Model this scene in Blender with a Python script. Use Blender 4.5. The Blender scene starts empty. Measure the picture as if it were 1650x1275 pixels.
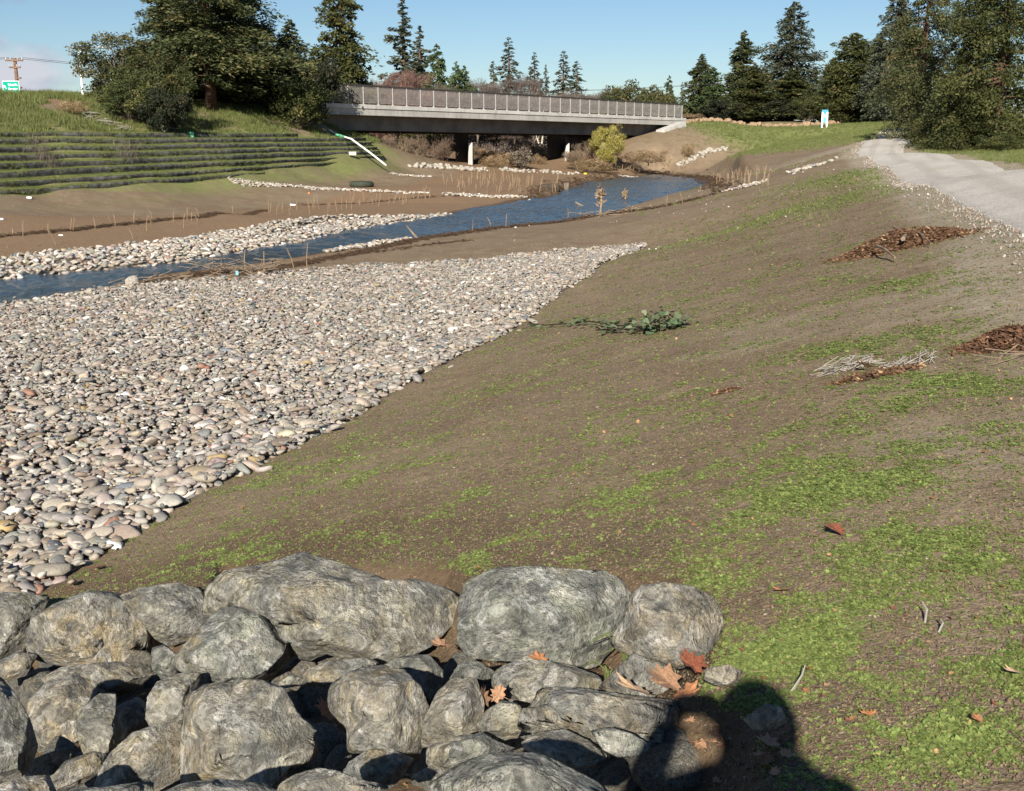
import bpy, bmesh, math, random
import numpy as np
from mathutils import Vector, Matrix, noise as mnoise
R = math.radians
SC = bpy.context.scene
COL = SC.collection

# ------------------------------------------------------------------ camera
F, CX, CY, HOR = 1800.0, 825.0, 637.5, 225.0
EYE = np.array([0.0, 0.0, 2.8])
PITCH = math.atan((CY - HOR) / F)
cam = bpy.data.cameras.new('camera'); cam.lens = 36 * F / 1650; cam.sensor_width = 36
cam.clip_start = 0.05; cam.clip_end = 6000
camo = bpy.data.objects.new('camera', cam); COL.objects.link(camo)
camo.location = EYE; camo.rotation_euler = (math.pi / 2 - PITCH, 0, 0)
SC.camera = camo

# ------------------------------------------------------------------ sky, sun, exposure
SUN_EL, SUN_AZ = 27.5, 190.0            # azimuth clockwise from +Y
w = bpy.data.worlds.new('World'); SC.world = w; w.use_nodes = True
nt = w.node_tree; nt.nodes.clear()
def wn(t, **k):
    n = nt.nodes.new(t)
    for a, b in k.items(): setattr(n, a, b)
    return n
out = wn('ShaderNodeOutputWorld'); bg = wn('ShaderNodeBackground'); bg.inputs[1].default_value = 0.0505
sky = wn('ShaderNodeTexSky'); sky.sky_type = 'NISHITA'; sky.sun_disc = False
sky.sun_elevation = R(SUN_EL); sky.sun_rotation = R(SUN_AZ)
sky.air_density = 1.0; sky.dust_density = 0.0; sky.ozone_density = 5.0; sky.altitude = 30
tc = wn('ShaderNodeTexCoord')
sp = wn('ShaderNodeSeparateXYZ'); nt.links.new(tc.outputs['Generated'], sp.inputs[0])
mp = wn('ShaderNodeMapping'); mp.inputs['Scale'].default_value = (1, 1, 1.9); mp.inputs['Location'].default_value = (0.13, 0.02, 0.085)
nt.links.new(tc.outputs['Generated'], mp.inputs[0])
n1 = wn('ShaderNodeTexNoise'); n1.inputs['Scale'].default_value = 16.0; n1.inputs['Detail'].default_value = 8; n1.inputs['Roughness'].default_value = 0.55
nt.links.new(mp.outputs[0], n1.inputs['Vector'])
def wmath(op, a, b=0.):
    n = wn('ShaderNodeMath', operation=op)
    for k, v in enumerate((a, b)):
        if isinstance(v, float): n.inputs[k].default_value = v
        else: nt.links.new(v, n.inputs[k])
    return n.outputs[0]
def wvec(op, a, b):
    n = wn('ShaderNodeVectorMath', operation=op)
    for k, v in enumerate((a, b)):
        if isinstance(v, tuple): n.inputs[k].default_value = v
        else: nt.links.new(v, n.inputs[k])
    return n
def cloud(az, el, ra, re):                # one cloud bank centred on an azimuth and elevation (degrees), with its radii
    c = (math.sin(R(az)) * math.cos(R(el)), math.cos(R(az)) * math.cos(R(el)), math.sin(R(el))); e1 = (math.cos(R(az)), -math.sin(R(az)), 0.)
    d = wvec('SUBTRACT', tc.outputs['Generated'], c).outputs[0]
    u = wmath('DIVIDE', wvec('DOT_PRODUCT', d, e1).outputs['Value'], float(R(ra))); v = wmath('DIVIDE', wvec('DOT_PRODUCT', d, (0., 0., 1.)).outputs['Value'], float(R(re)))
    f = wvec('DOT_PRODUCT', d, (c[0], c[1], 0.)).outputs['Value']
    rr = wmath('SQRT', wmath('ADD', wmath('MULTIPLY', u, u), wmath('ADD', wmath('MULTIPLY', v, v), wmath('MULTIPLY', f, f))))
    e = wmath('ADD', wmath('SUBTRACT', 1.55, rr), wmath('MULTIPLY', wmath('SUBTRACT', n1.outputs[0], .5), 2.6))
    q = wn('ShaderNodeMapRange'); q.interpolation_type = 'SMOOTHSTEP'; q.inputs[1].default_value = 0.; q.inputs[2].default_value = .75; nt.links.new(e, q.inputs[0]); return q.outputs[0]
CL = [cloud(*a) for a in ((-24.2, 6.9, 2.2, 1.1), (-24.6, 2.4, 3.2, 1.35), (-40, 8, 9, 3), (-62, 5, 12, 3), (-95, 12, 14, 4), (-130, 7, 12, 3))]
mm_ = CL[0]
for q_ in CL[1:]: mm_ = wmath('MAXIMUM', mm_, q_)
m9 = wn('ShaderNodeMath', operation='MULTIPLY'); m9.inputs[1].default_value = 0.9; nt.links.new(mm_, m9.inputs[0])
n2c = wn('ShaderNodeTexNoise'); n2c.inputs['Scale'].default_value = 14.0; n2c.inputs['Detail'].default_value = 6; nt.links.new(mp.outputs[0], n2c.inputs['Vector'])
gz = wn('ShaderNodeMapRange'); gz.inputs[1].default_value = .115; gz.inputs[2].default_value = .05; gz.inputs[3].default_value = .30; gz.inputs[4].default_value = -.14; nt.links.new(sp.outputs[2], gz.inputs[0])
cr = wn('ShaderNodeValToRGB'); cr.color_ramp.elements[0].position = 0.42; cr.color_ramp.elements[1].position = 0.62
cr.color_ramp.elements[0].color = (7.4, 7.4, 8.2, 1); cr.color_ramp.elements[1].color = (3.9, 4.5, 6.2, 1)
nt.links.new(wmath('ADD', n2c.outputs[0], gz.outputs[0]), cr.inputs[0])
mx = wn('ShaderNodeMixRGB'); nt.links.new(m9.outputs[0], mx.inputs[0]); nt.links.new(sky.outputs[0], mx.inputs[1]); nt.links.new(cr.outputs[0], mx.inputs[2])
nt.links.new(mx.outputs[0], bg.inputs[0]); nt.links.new(bg.outputs[0], out.inputs[0])
sl = bpy.data.lights.new('sun', 'SUN'); sl.energy = 5.0; sl.angle = R(0.53); sl.color = (1.0, 0.93, 0.82)
so = bpy.data.objects.new('sun', sl); COL.objects.link(so)
SUND = Vector((math.sin(R(SUN_AZ)) * math.cos(R(SUN_EL)), math.cos(R(SUN_AZ)) * math.cos(R(SUN_EL)), math.sin(R(SUN_EL))))
so.rotation_euler = SUND.to_track_quat('Z', 'Y').to_euler(); so.location = SUND * 60
SC.view_settings.view_transform = 'Standard'; SC.view_settings.look = 'None'
SC.view_settings.gamma = 1; SC.view_settings.exposure = 0.84
try: SC.view_settings.use_curve_mapping = False
except Exception: pass
SC.cycles.max_bounces = 6; SC.cycles.transparent_max_bounces = 8

# ------------------------------------------------------------------ projection helpers
SPt, CPt = math.sin(PITCH), math.cos(PITCH)
def ray(px, py):
    a = (px - CX) / F; b = (CY - py) / F
    return np.array([a, CPt + b * SPt, -SPt + b * CPt])
def PZ(px, py, z):
    d = ray(px, py); t = (z - EYE[2]) / d[2]; return EYE + d * t
def PD(px, py, D):
    d = ray(px, py); return EYE + d * (D / d[1])
rng = np.random.default_rng(7)
rnd = random.Random(11)

def vnoise(x, y, s=1.0, seed=0):          # cheap vectorised value noise
    x = np.asarray(x, float) * s + seed * 17.3; y = np.asarray(y, float) * s + seed * 9.1
    xi = np.floor(x).astype(np.int64); yi = np.floor(y).astype(np.int64); fx = x - xi; fy = y - yi
    fx = fx * fx * (3 - 2 * fx); fy = fy * fy * (3 - 2 * fy)
    def h(a, b):
        n = (a * 374761393 + b * 668265263 + seed * 1274126177) & 0x7fffffff
        n = ((n ^ (n >> 13)) * 1274126177) & 0x7fffffff
        return ((n ^ (n >> 16)) & 0xffff) / 65535.0
    return (h(xi, yi) * (1 - fx) + h(xi + 1, yi) * fx) * (1 - fy) + (h(xi, yi + 1) * (1 - fx) + h(xi + 1, yi + 1) * fx) * fy
def fbm(x, y, s=1.0, o=4, seed=0):
    t = 0; a = 1; n = 0
    for i in range(o):
        t = t + a * vnoise(x, y, s * 2 ** i, seed + i); n += a; a *= 0.5
    return t / n
def smooth(a, b, x):
    t = np.clip((x - a) / (b - a), 0, 1); return t * t * (3 - 2 * t)
def sdist(poly, x, y):                    # signed distance to polygon, negative inside
    x = np.asarray(x, float); y = np.asarray(y, float)
    d = np.full(x.shape, 1e9); ins = np.zeros(x.shape, bool); n = len(poly)
    for i in range(n):
        ax, ay = poly[i][:2]; bx, by = poly[(i + 1) % n][:2]
        ex, ey = bx - ax, by - ay; l2 = ex * ex + ey * ey + 1e-12
        t = np.clip(((x - ax) * ex + (y - ay) * ey) / l2, 0, 1)
        d = np.minimum(d, (x - ax - t * ex) ** 2 + (y - ay - t * ey) ** 2)
        c = ((ay > y) != (by > y)) & (x < (bx - ax) * (y - ay) / (by - ay + 1e-15) + ax)
        ins ^= c
    d = np.sqrt(d); return np.where(ins, -d, d)
def ldist(line, x, y):
    d = np.full(np.shape(x), 1e9)
    for i in range(len(line) - 1):
        ax, ay = line[i][:2]; bx, by = line[i + 1][:2]
        ex, ey = bx - ax, by - ay; l2 = ex * ex + ey * ey + 1e-12
        t = np.clip(((x - ax) * ex + (y - ay) * ey) / l2, 0, 1)
        d = np.minimum(d, (x - ax - t * ex) ** 2 + (y - ay - t * ey) ** 2)
    return np.sqrt(d)

# ------------------------------------------------------------------ terrain control points
CP = []
def z_(px, py, z): CP.append(PZ(px, py, z))
def d_(px, py, D): CP.append(PD(px, py, D))
def w_(x, y, z): CP.append(np.array([x, y, z]))
for p in [(0, 0, 1.25), (-5, 0, -.02), (-2.5, 0, .62), (2.2, 0, 1.75), (5.5, 0, 1.85), (12, 0, 2.0), (0, -4, 1.3), (5, -4, 1.9), (-6, -4, 0), (-12, -2, 0),
          (-12, 4, 0), (-9, 8, 0), (-6, 5, 0), (9, 8, 1.95), (16, 14, 2.2), (25, 30, 2.6), (30, 5, 2.6),
          (-16, 10, -.1), (-24, 20, .4), (-30, 30, .8), (-30, 10, .5), (-40, 40, 5.1), (-60, 20, 5), (-45, 5, 4)]: w_(*p)
for p in [(60, 965, 0.02), (180, 880, 0), (450, 730, 0), (600, 655, 0), (830, 530, 0), (1040, 400, 0.02), (300, 600, -.03), (500, 500, -.03), (100, 700, -.03), (300, 480, 0), (700, 440, 0.02),
          (1650, 375, 1.85), (1500, 300, 1.95), (1430, 268, 2.05), (1395, 253, 2.2), (1650, 282, 2.0), (1560, 263, 2.05), (1500, 252, 2.15),
          (870, 390, 0.12), (1000, 350, 0.12), (1160, 312, 0.05), (1110, 278, .05),
          (0, 418, .12), (200, 400, .12), (400, 375, .12), (640, 347, .12), (0, 380, .3), (330, 345, .35), (0, 345, .5)]: z_(*p)
for p in [(1280, 270, 60), (1340, 258, 56), (1200, 250, 90), (1250, 240, 92), (1150, 262, 90), (1150, 205, 110), (1200, 205, 118), (1290, 206, 122), (1290, 225, 108), (1200, 228, 104),
          (1100, 206, 107), (1060, 236, 101), (1020, 262, 97), (1380, 240, 52), (1390, 228, 62), (1430, 209, 85), (1466, 204, 105), (1453, 244, 50), (1467, 232, 66), (1600, 246, 43),
          (1330, 206, 110), (1400, 218, 80), (1300, 199, 130), (1480, 199, 150), (1110, 196, 116), (1650, 235, 60), (1600, 215, 90),
          (760, 270, 85), (890, 265, 95), (640, 268, 76), (960, 268, 96), (800, 290, 70), (700, 300, 60), (700, 285, 68), (560, 300, 58)]: d_(*p)
_t = np.array([PZ(a, b, 0.) for a, b in ((60, 965), (450, 730), (830, 530), (1040, 400))]); _p = np.array([PZ(2200, 640, 1.85), PZ(1650, 375, 1.85), PZ(1500, 300, 1.95), PZ(1430, 268, 2.05)])
for y_ in (3, 4.5, 6.5, 9, 12, 16, 21, 26):          # an even bank between the toe and the path
    xt = np.interp(y_, _t[:, 1], _t[:, 0]) if y_ > 6.6 else _t[0, 0] + (y_ - _t[0, 1]) * .33; xp = np.interp(y_, _p[:, 1], _p[:, 0]); zp = np.interp(y_, _p[:, 1], _p[:, 2])
    for f_ in (.25, .5, .75): w_(xt + (xp - xt) * f_, y_, zp * f_)
TOE = [(-150, 330, 38), (0, 316, 42), (100, 309, 45), (200, 301, 48), (370, 290, 55), (480, 282, 62), (620, 268, 73)]
for px, py, D in TOE: d_(px, py, D)
for px, py, D in [(-150, 212, 45), (0, 214, 49), (200, 216, 55.5), (330, 217, 61), (470, 217, 68), (600, 222, 78)]:
    p = PD(px, py, D); CP.append(p - np.array([0, 0, .16]))
for px, py, D in [(-150, 150, 53), (0, 156, 57), (130, 160, 61), (300, 168, 68), (420, 180, 72), (500, 186, 75), (530, 205, 77),
                  (0, 185, 53), (200, 190, 58.5), (350, 196, 66)]: d_(px, py, D)
for p in [(-34, 62, 5.0), (-25, 80, 5.1), (-40, 110, 5), (-20, 120, 3.5), (-8, 110, .9), (5, 125, .9), (14, 120, 1.2), (0, 160, 2.0), (30, 150, 4.8), (24, 128, 4.7), (45, 165, 5), (70, 150, 5.5), (45, 110, 4.4), (60, 80, 4),
          (0, 230, 4.5), (-80, 230, 4.5), (80, 260, 5), (0, 500, 4.5), (-300, 500, 4), (300, 500, 5), (0, 1400, 4), (-1200, 1400, 4), (1200, 1400, 4), (-150, 100, 4.5), (150, 100, 5)]: w_(*p)
TX = [-150, 0, 100, 200, 330, 470, 600, 640]
TY = [(213, 213, 213, 214.5, 215.5, 215.2, 215, 215), (223.5, 223.5, 223.5, 225, 223.2, 222.5, 222, 222), (238, 237, 236.5, 235, 232.3, 231, 229.5, 229), (252.5, 250.5, 248.5, 246, 242, 239, 237, 236.5),
      (266, 263.5, 261.5, 257, 252, 247, 243.5, 243), (281, 278, 273, 268, 262, 257, 251.5, 250.5), (298, 293, 288, 281.5, 275, 265.5, 258, 257), (316, 308, 301, 292.5, 284.5, 275, 266, 264)]
TEND = [479, 589, 598, 607, 612, 618, 560, 425]
DT = [(a, c) for a, b, c in TOE]
def tpoint(k, px):
    y = np.interp(px, TX, TY[k]); D = np.interp(px, [a for a, c in DT], [c for a, c in DT]) + (7 - k) * .82 + .3
    return PD(px, y, D)
for k_ in (0, 2, 4, 6, 7):
    for px_ in (-100, 60, 180, 300, 420, 520, 580):
        if px_ < TEND[k_] - 8: q_ = tpoint(k_, px_); CP.append(q_ - np.array([0, 0, .24 if k_ else .1]))
CP = np.array(CP)
C0 = 8.0
def uv(x, y): return np.stack([np.asarray(x) / (np.maximum(y, -6) + C0), np.log(np.maximum(y, -6) + C0)], -1)
def tker(r2): return r2 * np.log(r2 + 1e-12) * 0.5
_q = uv(CP[:, 0], CP[:, 1]); _n = len(_q)
_A = np.zeros((_n + 3, _n + 3)); _r2 = ((_q[:, None] - _q[None]) ** 2).sum(-1)
_A[:_n, :_n] = tker(_r2) + np.eye(_n) * 2e-4
_A[:_n, _n:] = np.c_[np.ones(_n), _q]; _A[_n:, :_n] = _A[:_n, _n:].T
_wt = np.linalg.solve(_A, np.r_[CP[:, 2], 0, 0, 0])
def hbase(x, y):
    x = np.asarray(x, float); y = np.asarray(y, float); sh = x.shape
    q = uv(x.ravel(), y.ravel()); o = np.empty(len(q))
    for i in range(0, len(q), 40000):
        b = q[i:i + 40000]; r2 = ((b[:, None] - _q[None]) ** 2).sum(-1)
        o[i:i + 40000] = tker(r2) @ _wt[:_n] + _wt[_n] + b @ _wt[_n + 1:]
    return o.reshape(sh)

# plan outlines, taken at their own ground height
WZ = -0.1
WATER = [PZ(px, py, WZ + (.05 if k < 13 else 0)) for k, (px, py) in enumerate([(-260, 514), (0, 488), (120, 470), (205, 455), (270, 440), (335, 432), (430, 422), (510, 408), (640, 388), (760, 371), (880, 359), (965, 345), (1060, 332), (1120, 320), (1160, 309), (1146, 300), (1143, 289),
         (1100, 282.5), (1060, 280.5), (1005, 286), (930, 296), (935, 300), (900, 308), (905, 314), (860, 320), (780, 334), (700, 349), (640, 358), (560, 371), (480, 389), (380, 408), (300, 420), (200, 432), (100, 441), (0, 450), (-260, 468)])]
GRAVEL = [PZ(px, py, 0.0) for px, py in [(-420, 1150), (-60, 1040), (60, 965), (180, 880), (330, 800), (450, 730), (600, 655), (740, 590), (830, 530), (900, 490), (965, 450), (1042, 398), (985, 400), (860, 412), (740, 424), (610, 430), (470, 440), (380, 452), (230, 462), (120, 474), (0, 490), (-260, 516)]] + [np.array([-14., 10., 0])]
LGRAV = [PZ(px, py, -.04 if k < 8 else .08) for k, (px, py) in enumerate([(-260, 470), (0, 451), (200, 433), (300, 421), (480, 390), (640, 359), (740, 342), (800, 332), (740, 336), (640, 345), (560, 352), (480, 362), (380, 375), (250, 394), (100, 408), (0, 419), (-260, 440)])]
BAR = [PZ(px, py, -0.03) for px, py in [(520, 408), (560, 392), (620, 388), (670, 385), (640, 393), (590, 402), (540, 410)]]
def GB(px, py):
    d = ray(px, py); ts = np.geomspace(1.5, 200, 3000); p = EYE + ts[:, None] * d; f = p[:, 2] - hbase(p[:, 0], p[:, 1]); return p[np.argmax(f < 0)]
ROCKZ = [GB(px, py) for px, py in [(-80, 965), (60, 985), (335, 950), (345, 905), (620, 905), (700, 905), (745, 905), (780, 925), (1010, 915), (1080, 930), (1165, 965), (1170, 1060), (1130, 1110), (1250, 1150), (1240, 1290), (1100, 1400), (-300, 1400)]]
PL = [PZ(2200, 640, 1.85), PZ(1900, 500, 1.85), PZ(1650, 380, 1.86), PZ(1570, 335, 1.9), PZ(1500, 301, 1.95), PZ(1430, 268, 2.05), PZ(1395, 253, 2.2), PD(1379, 244, 47), PD(1388, 228, 62), PD(1404, 219, 73), PD(1430, 209, 86), PD(1463, 203.5, 105)]
PR = [PZ(2600, 480, 1.95), PZ(2100, 362, 1.97), PZ(1650, 283, 2.0), PZ(1600, 272, 2.02), PZ(1560, 263, 2.05), PZ(1500, 253, 2.15), PZ(1472, 249, 2.2), PD(1454, 244, 48), PD(1468, 231, 63), PD(1470, 219, 75), PD(1473, 209, 88), PD(1478, 203.5, 106)]
def chaikin(L, n=2):
    for _ in range(n):
        o = [L[0]]
        for a, b in zip(L[:-1], L[1:]): o += [a * .75 + b * .25, a * .25 + b * .75]
        L = o + [L[-1]]
    return L
PL, PR = chaikin(PL), chaikin(PR)
PATH = PL + PR[::-1]
LIFT = [PD(a, b, c) for a, b, c in TOE] + [PD(a, b, c) for a, b, c in [(615, 223, 78), (470, 217, 67), (200, 216, 55), (0, 214, 48.5), (-150, 212, 45)]]

def height(x, y, detail=True):
    x = np.asarray(x, float); y = np.asarray(y, float)
    z = hbase(x, y)
    near = smooth(140, 60, y)
    sd = sdist(WATER, x, y)
    bank = np.where(sd < 0, WZ - .05 - .35 * smooth(0, -1.2, sd), np.maximum(WZ + .02 + np.minimum(.1, sd * .12), -9))
    lim = np.where(sd < 0, bank, np.minimum(z, WZ + .04 + .11 * np.maximum(sd, 0) + 1.2 * np.maximum(0, sd - .9) ** 2)) if True else np.where(sd < 0, bank, z + (np.maximum(WZ + .03, 0) - z) * smooth(.9, 0, sd) * .6)
    z = np.where(near > 0, np.where(sd < 0, bank, np.maximum(lim, WZ + .015)), z)
    sg = sdist(GRAVEL, x, y); z = z - .05 * smooth(.05, -.35, sg)
    sl_ = sdist(LGRAV, x, y); z = z - .03 * smooth(.05, -.25, sl_)
    sr = sdist(ROCKZ, x, y); z = z - .26 * smooth(.02, -.30, sr)
    if detail:
        am = .012 + .03 * smooth(10, 60, y)
        z = z + am * .75 * (fbm(x, y, 1.1, 4, 3) - .5) * 2 + .007 * (fbm(x, y, 6.0, 3, 9) - .5) * 2 * smooth(40, 8, y)
        pd = sdist(PATH, x, y)
        z = z - .02 * smooth(0.0, -.3, pd)
    return z
def height_fast(x, y):
    x = np.asarray(x, float); y = np.asarray(y, float)
    r_ = np.interp(np.log(np.maximum(y, -3.4) + 5), vm, np.arange(nv)); c_ = np.interp(x / (np.maximum(y, -3.4) + 5), um, np.arange(nu))
    i = np.clip(r_.astype(int), 0, nv - 2); j = np.clip(c_.astype(int), 0, nu - 2); f = r_ - i; g = c_ - j
    return (ZZ[i, j] * (1 - g) + ZZ[i, j + 1] * g) * (1 - f) + (ZZ[i + 1, j] * (1 - g) + ZZ[i + 1, j + 1] * g) * f
def hz(x, y): return float(height(np.array([x]), np.array([y]))[0])
def G(px, py, off=0.0, dmax=400, tr=0.0):     # where the line of sight meets the ground
    d = ray(px, py); ts = np.geomspace(1.5, dmax, 500)
    p = EYE + ts[:, None] * d
    f = p[:, 2] - height(p[:, 0], p[:, 1]) - off
    i = np.argmax(f < 0) if (f < 0).any() else len(ts) - 1
    if i == 0: return p[0]
    a, b = ts[i - 1], ts[i]
    for _ in range(14):
        m = (a + b) / 2; q = EYE + m * d
        if q[2] - hz(q[0], q[1]) - off < 0: b = m
        else: a = m
    return EYE + b * d

# ------------------------------------------------------------------ object helpers
def tag(o, label=None, cat=None, group=None, kind=None):
    if label: o['label'] = label
    if cat: o['category'] = cat
    if group: o['group'] = group
    if kind: o['kind'] = kind
    return o
def link(name, me, mat=None, parent=None, loc=None):
    if mat is not None and len(me.materials) == 0: me.materials.append(mat)
    o = bpy.data.objects.new(name, me); COL.objects.link(o)
    if parent is not None: o.parent = parent
    if loc is not None: o.location = loc
    return o
def empty(name, loc, rz=0):
    o = bpy.data.objects.new(name, None); COL.objects.link(o); o.empty_display_size = .2
    o.location = loc; o.rotation_euler = (0, 0, rz); return o
def mesh_np(name, V, Fq, smooth_=False, attrs=None):
    """V (n,3), Fq (m,k) same-size faces"""
    V = np.asarray(V, np.float32); Fq = np.asarray(Fq, np.int32)
    me = bpy.data.meshes.new(name); me.vertices.add(len(V)); me.vertices.foreach_set('co', V.ravel())
    m, k = Fq.shape; me.loops.add(m * k); me.loops.foreach_set('vertex_index', Fq.ravel())
    me.polygons.add(m); me.polygons.foreach_set('loop_start', np.arange(0, m * k, k, dtype=np.int32))
    me.polygons.foreach_set('loop_total', np.full(m, k, np.int32))
    me.polygons.foreach_set('use_smooth', np.full(m, smooth_))
    me.update(calc_edges=True)
    for nm, (ty, arr) in (attrs or {}).items():
        a = me.attributes.new(nm, ty, 'POINT')
        a.data.foreach_set('color' if 'COLOR' in ty else ('vector' if ty == 'FLOAT_VECTOR' else 'value'), np.asarray(arr, np.float32 if ty != 'INT' else np.int32).ravel())
    me.validate(); return me
def mesh_any(name, V, Fs, smooth_=False):
    me = bpy.data.meshes.new(name); me.from_pydata([tuple(v) for v in V], [], [list(f) for f in Fs]); me.update()
    if smooth_: me.polygons.foreach_set('use_smooth', [True] * len(me.polygons))
    return me
class MB:
    def __init__(s): s.V = []; s.F = []
    def add(s, V, Fs):
        b = len(s.V); s.V += [tuple(v) for v in V]; s.F += [[i + b for i in f] for f in Fs]; return s
    def box(s, c, d, rz=0, M=None):
        x, y, z = d[0] / 2, d[1] / 2, d[2] / 2
        V = [Vector((a * x, b * y, e * z)) for a in (-1, 1) for b in (-1, 1) for e in (-1, 1)]
        m = M if M is not None else Matrix.Rotation(rz, 3, 'Z')
        V = [m @ v + Vector(c) for v in V]
        return s.add(V, [(0, 1, 3, 2), (4, 6, 7, 5), (0, 4, 5, 1), (2, 3, 7, 6), (0, 2, 6, 4), (1, 5, 7, 3)])
    def bar(s, a, b, w_, h_=None):                       # box from a to b
        a = Vector(a); b = Vector(b); d = b - a; h_ = h_ or w_
        q = d.to_track_quat('Z', 'Y').to_matrix()
        return s.box((a + b) / 2, (w_, h_, d.length), M=q)
    def tube(s, pts, rad, n=6, cap=True):
        pts = [Vector(p) for p in pts]; rad = rad if hasattr(rad, '__len__') else [rad] * len(pts)
        rings = []; V = []; Fs = []
        for i, p in enumerate(pts):
            t = (pts[min(i + 1, len(pts) - 1)] - pts[max(i - 1, 0)]).normalized()
            q = t.to_track_quat('Z', 'Y').to_matrix()
            rings.append(len(V))
            for k in range(n):
                an = 2 * math.pi * k / n; V.append(p + q @ Vector((math.cos(an) * rad[i], math.sin(an) * rad[i], 0)))
        for i in range(len(pts) - 1):
            for k in range(n):
                a, b = rings[i] + k, rings[i] + (k + 1) % n; Fs.append((a, b, b + n, a + n))
        if cap: Fs.append([rings[0] + k for k in range(n)][::-1]); Fs.append([rings[-1] + k for k in range(n)])
        return s.add(V, Fs)
    def build(s, name, mat, parent=None, loc=None, smooth_=False):
        return link(name, mesh_any(name, s.V, s.F, smooth_), mat, parent, loc)

# ------------------------------------------------------------------ material helper
class NM:
    def __init__(s, name):
        s.m = bpy.data.materials.new(name); s.m.use_nodes = True; s.t = s.m.node_tree; s.t.nodes.clear()
        s.o = s.t.nodes.new('ShaderNodeOutputMaterial'); s.b = s.t.nodes.new('ShaderNodeBsdfPrincipled')
        s.t.links.new(s.b.outputs[0], s.o.inputs[0]); s.b.inputs['Specular IOR Level'].default_value = .25; s.b.inputs['Roughness'].default_value = .85
    def n(s, ty, **k):
        n = s.t.nodes.new(ty)
        for a, b in k.items(): setattr(n, a, b)
        return n
    def put(s, sock, v):
        if hasattr(v, 'is_output') or isinstance(v, bpy.types.NodeSocket): s.t.links.new(v, sock)
        elif isinstance(v, (tuple, list)) and len(v) == 3 and sock.type == 'RGBA': sock.default_value = (*v, 1)
        else: sock.default_value = v
    def coord(s, kind='Object', scale=None):
        c = s.n('ShaderNodeTexCoord').outputs[kind]
        if scale is None: return c
        m = s.n('ShaderNodeMapping'); s.put(m.inputs[0], c); m.inputs['Scale'].default_value = scale; return m.outputs[0]
    def pos(s): return s.n('ShaderNodeNewGeometry').outputs['Position']
    def noise(s, vec, scale, detail=4, rough=.55, dist=0):
        n = s.n('ShaderNodeTexNoise'); s.put(n.inputs['Vector'], vec); n.inputs['Scale'].default_value = scale
        n.inputs['Detail'].default_value = detail; n.inputs['Roughness'].default_value = rough; n.inputs['Distortion'].default_value = dist
        return n.outputs[0]
    def vor(s, vec, scale, feat='F1', outp=0):
        n = s.n('ShaderNodeTexVoronoi', feature=feat); s.put(n.inputs['Vector'], vec); n.inputs['Scale'].default_value = scale
        return n.outputs[outp]
    def rng(s, v, a, b, c=0., d=1., sm=True):
        n = s.n('ShaderNodeMapRange'); n.interpolation_type = 'SMOOTHSTEP' if sm else 'LINEAR'
        s.put(n.inputs[0], v)
        for i, q in enumerate((a, b, c, d)): s.put(n.inputs[i + 1], q)
        return n.outputs[0]
    def mix(s, f, a, b, mode='MIX'):
        n = s.n('ShaderNodeMixRGB', blend_type=mode); s.put(n.inputs[0], f); s.put(n.inputs[1], a); s.put(n.inputs[2], b); return n.outputs[0]
    def math(s, op, a, b=0., c=None):
        n = s.n('ShaderNodeMath', operation=op); s.put(n.inputs[0], a); s.put(n.inputs[1], b)
        if c is not None: s.put(n.inputs[2], c)
        return n.outputs[0]
    def attr(s, name, ty='GEOMETRY', out='Color'):
        n = s.n('ShaderNodeAttribute', attribute_name=name, attribute_type=ty); return n.outputs[out]
    def sep(s, c):
        n = s.n('ShaderNodeSeparateColor'); s.put(n.inputs[0], c); return n.outputs
    def bump(s, h, strength=.5, dist=.02):
        n = s.n('ShaderNodeBump'); s.put(n.inputs['Height'], h); n.inputs['Strength'].default_value = strength; n.inputs['Distance'].default_value = dist
        s.put(s.b.inputs['Normal'], n.outputs[0]); return s
    def col(s, c): s.put(s.b.inputs['Base Color'], c); return s
    def rough(s, v): s.put(s.b.inputs['Roughness'], v); return s
    def rand(s): return s.n('ShaderNodeObjectInfo').outputs['Random']
    def hsv(s, c, h=.5, sa=1., v=1.):
        n = s.n('ShaderNodeHueSaturation'); s.put(n.inputs['Hue'], h); s.put(n.inputs['Saturation'], sa); s.put(n.inputs['Value'], v); s.put(n.inputs['Color'], c); return n.outputs[0]

# ---- materials
M = {}
def concrete(name, c):
    m = NM(name); p = m.pos(); mp = m.n('ShaderNodeMapping'); m.put(mp.inputs[0], p); mp.inputs['Scale'].default_value = (2.2, 2.2, .28)
    st = m.noise(mp.outputs[0], 1.6, 5, .65); n = m.noise(p, .7, 5, .6); f = m.noise(p, 9, 4, .6)
    k = m.mix(m.rng(n, .3, .7), tuple(x * .82 for x in c), tuple(x * 1.12 for x in c)); k = m.mix(m.rng(st, .52, .72, 0, .6), k, tuple(x * .45 for x in c)); k = m.mix(m.rng(f, .6, .8, 0, .4), k, tuple(x * .7 for x in c))
    m.col(k).rough(.9); m.bump(f, .2, .02); M[name] = m.m
def flat(name, c, rough=.8, nscale=6., amt=.25, bump=0., spec=.25):
    m = NM(name); v = m.coord()
    n = m.noise(v, nscale, 5, .6); m.col(m.mix(m.rng(n, .3, .7), tuple(x * (1 - amt) for x in c), tuple(min(1, x * (1 + amt)) for x in c))).rough(rough)
    if bump: m.bump(m.noise(v, nscale * 5, 4), bump, .02)
    m.b.inputs['Specular IOR Level'].default_value = spec
    M[name] = m.m; return m.m

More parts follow.
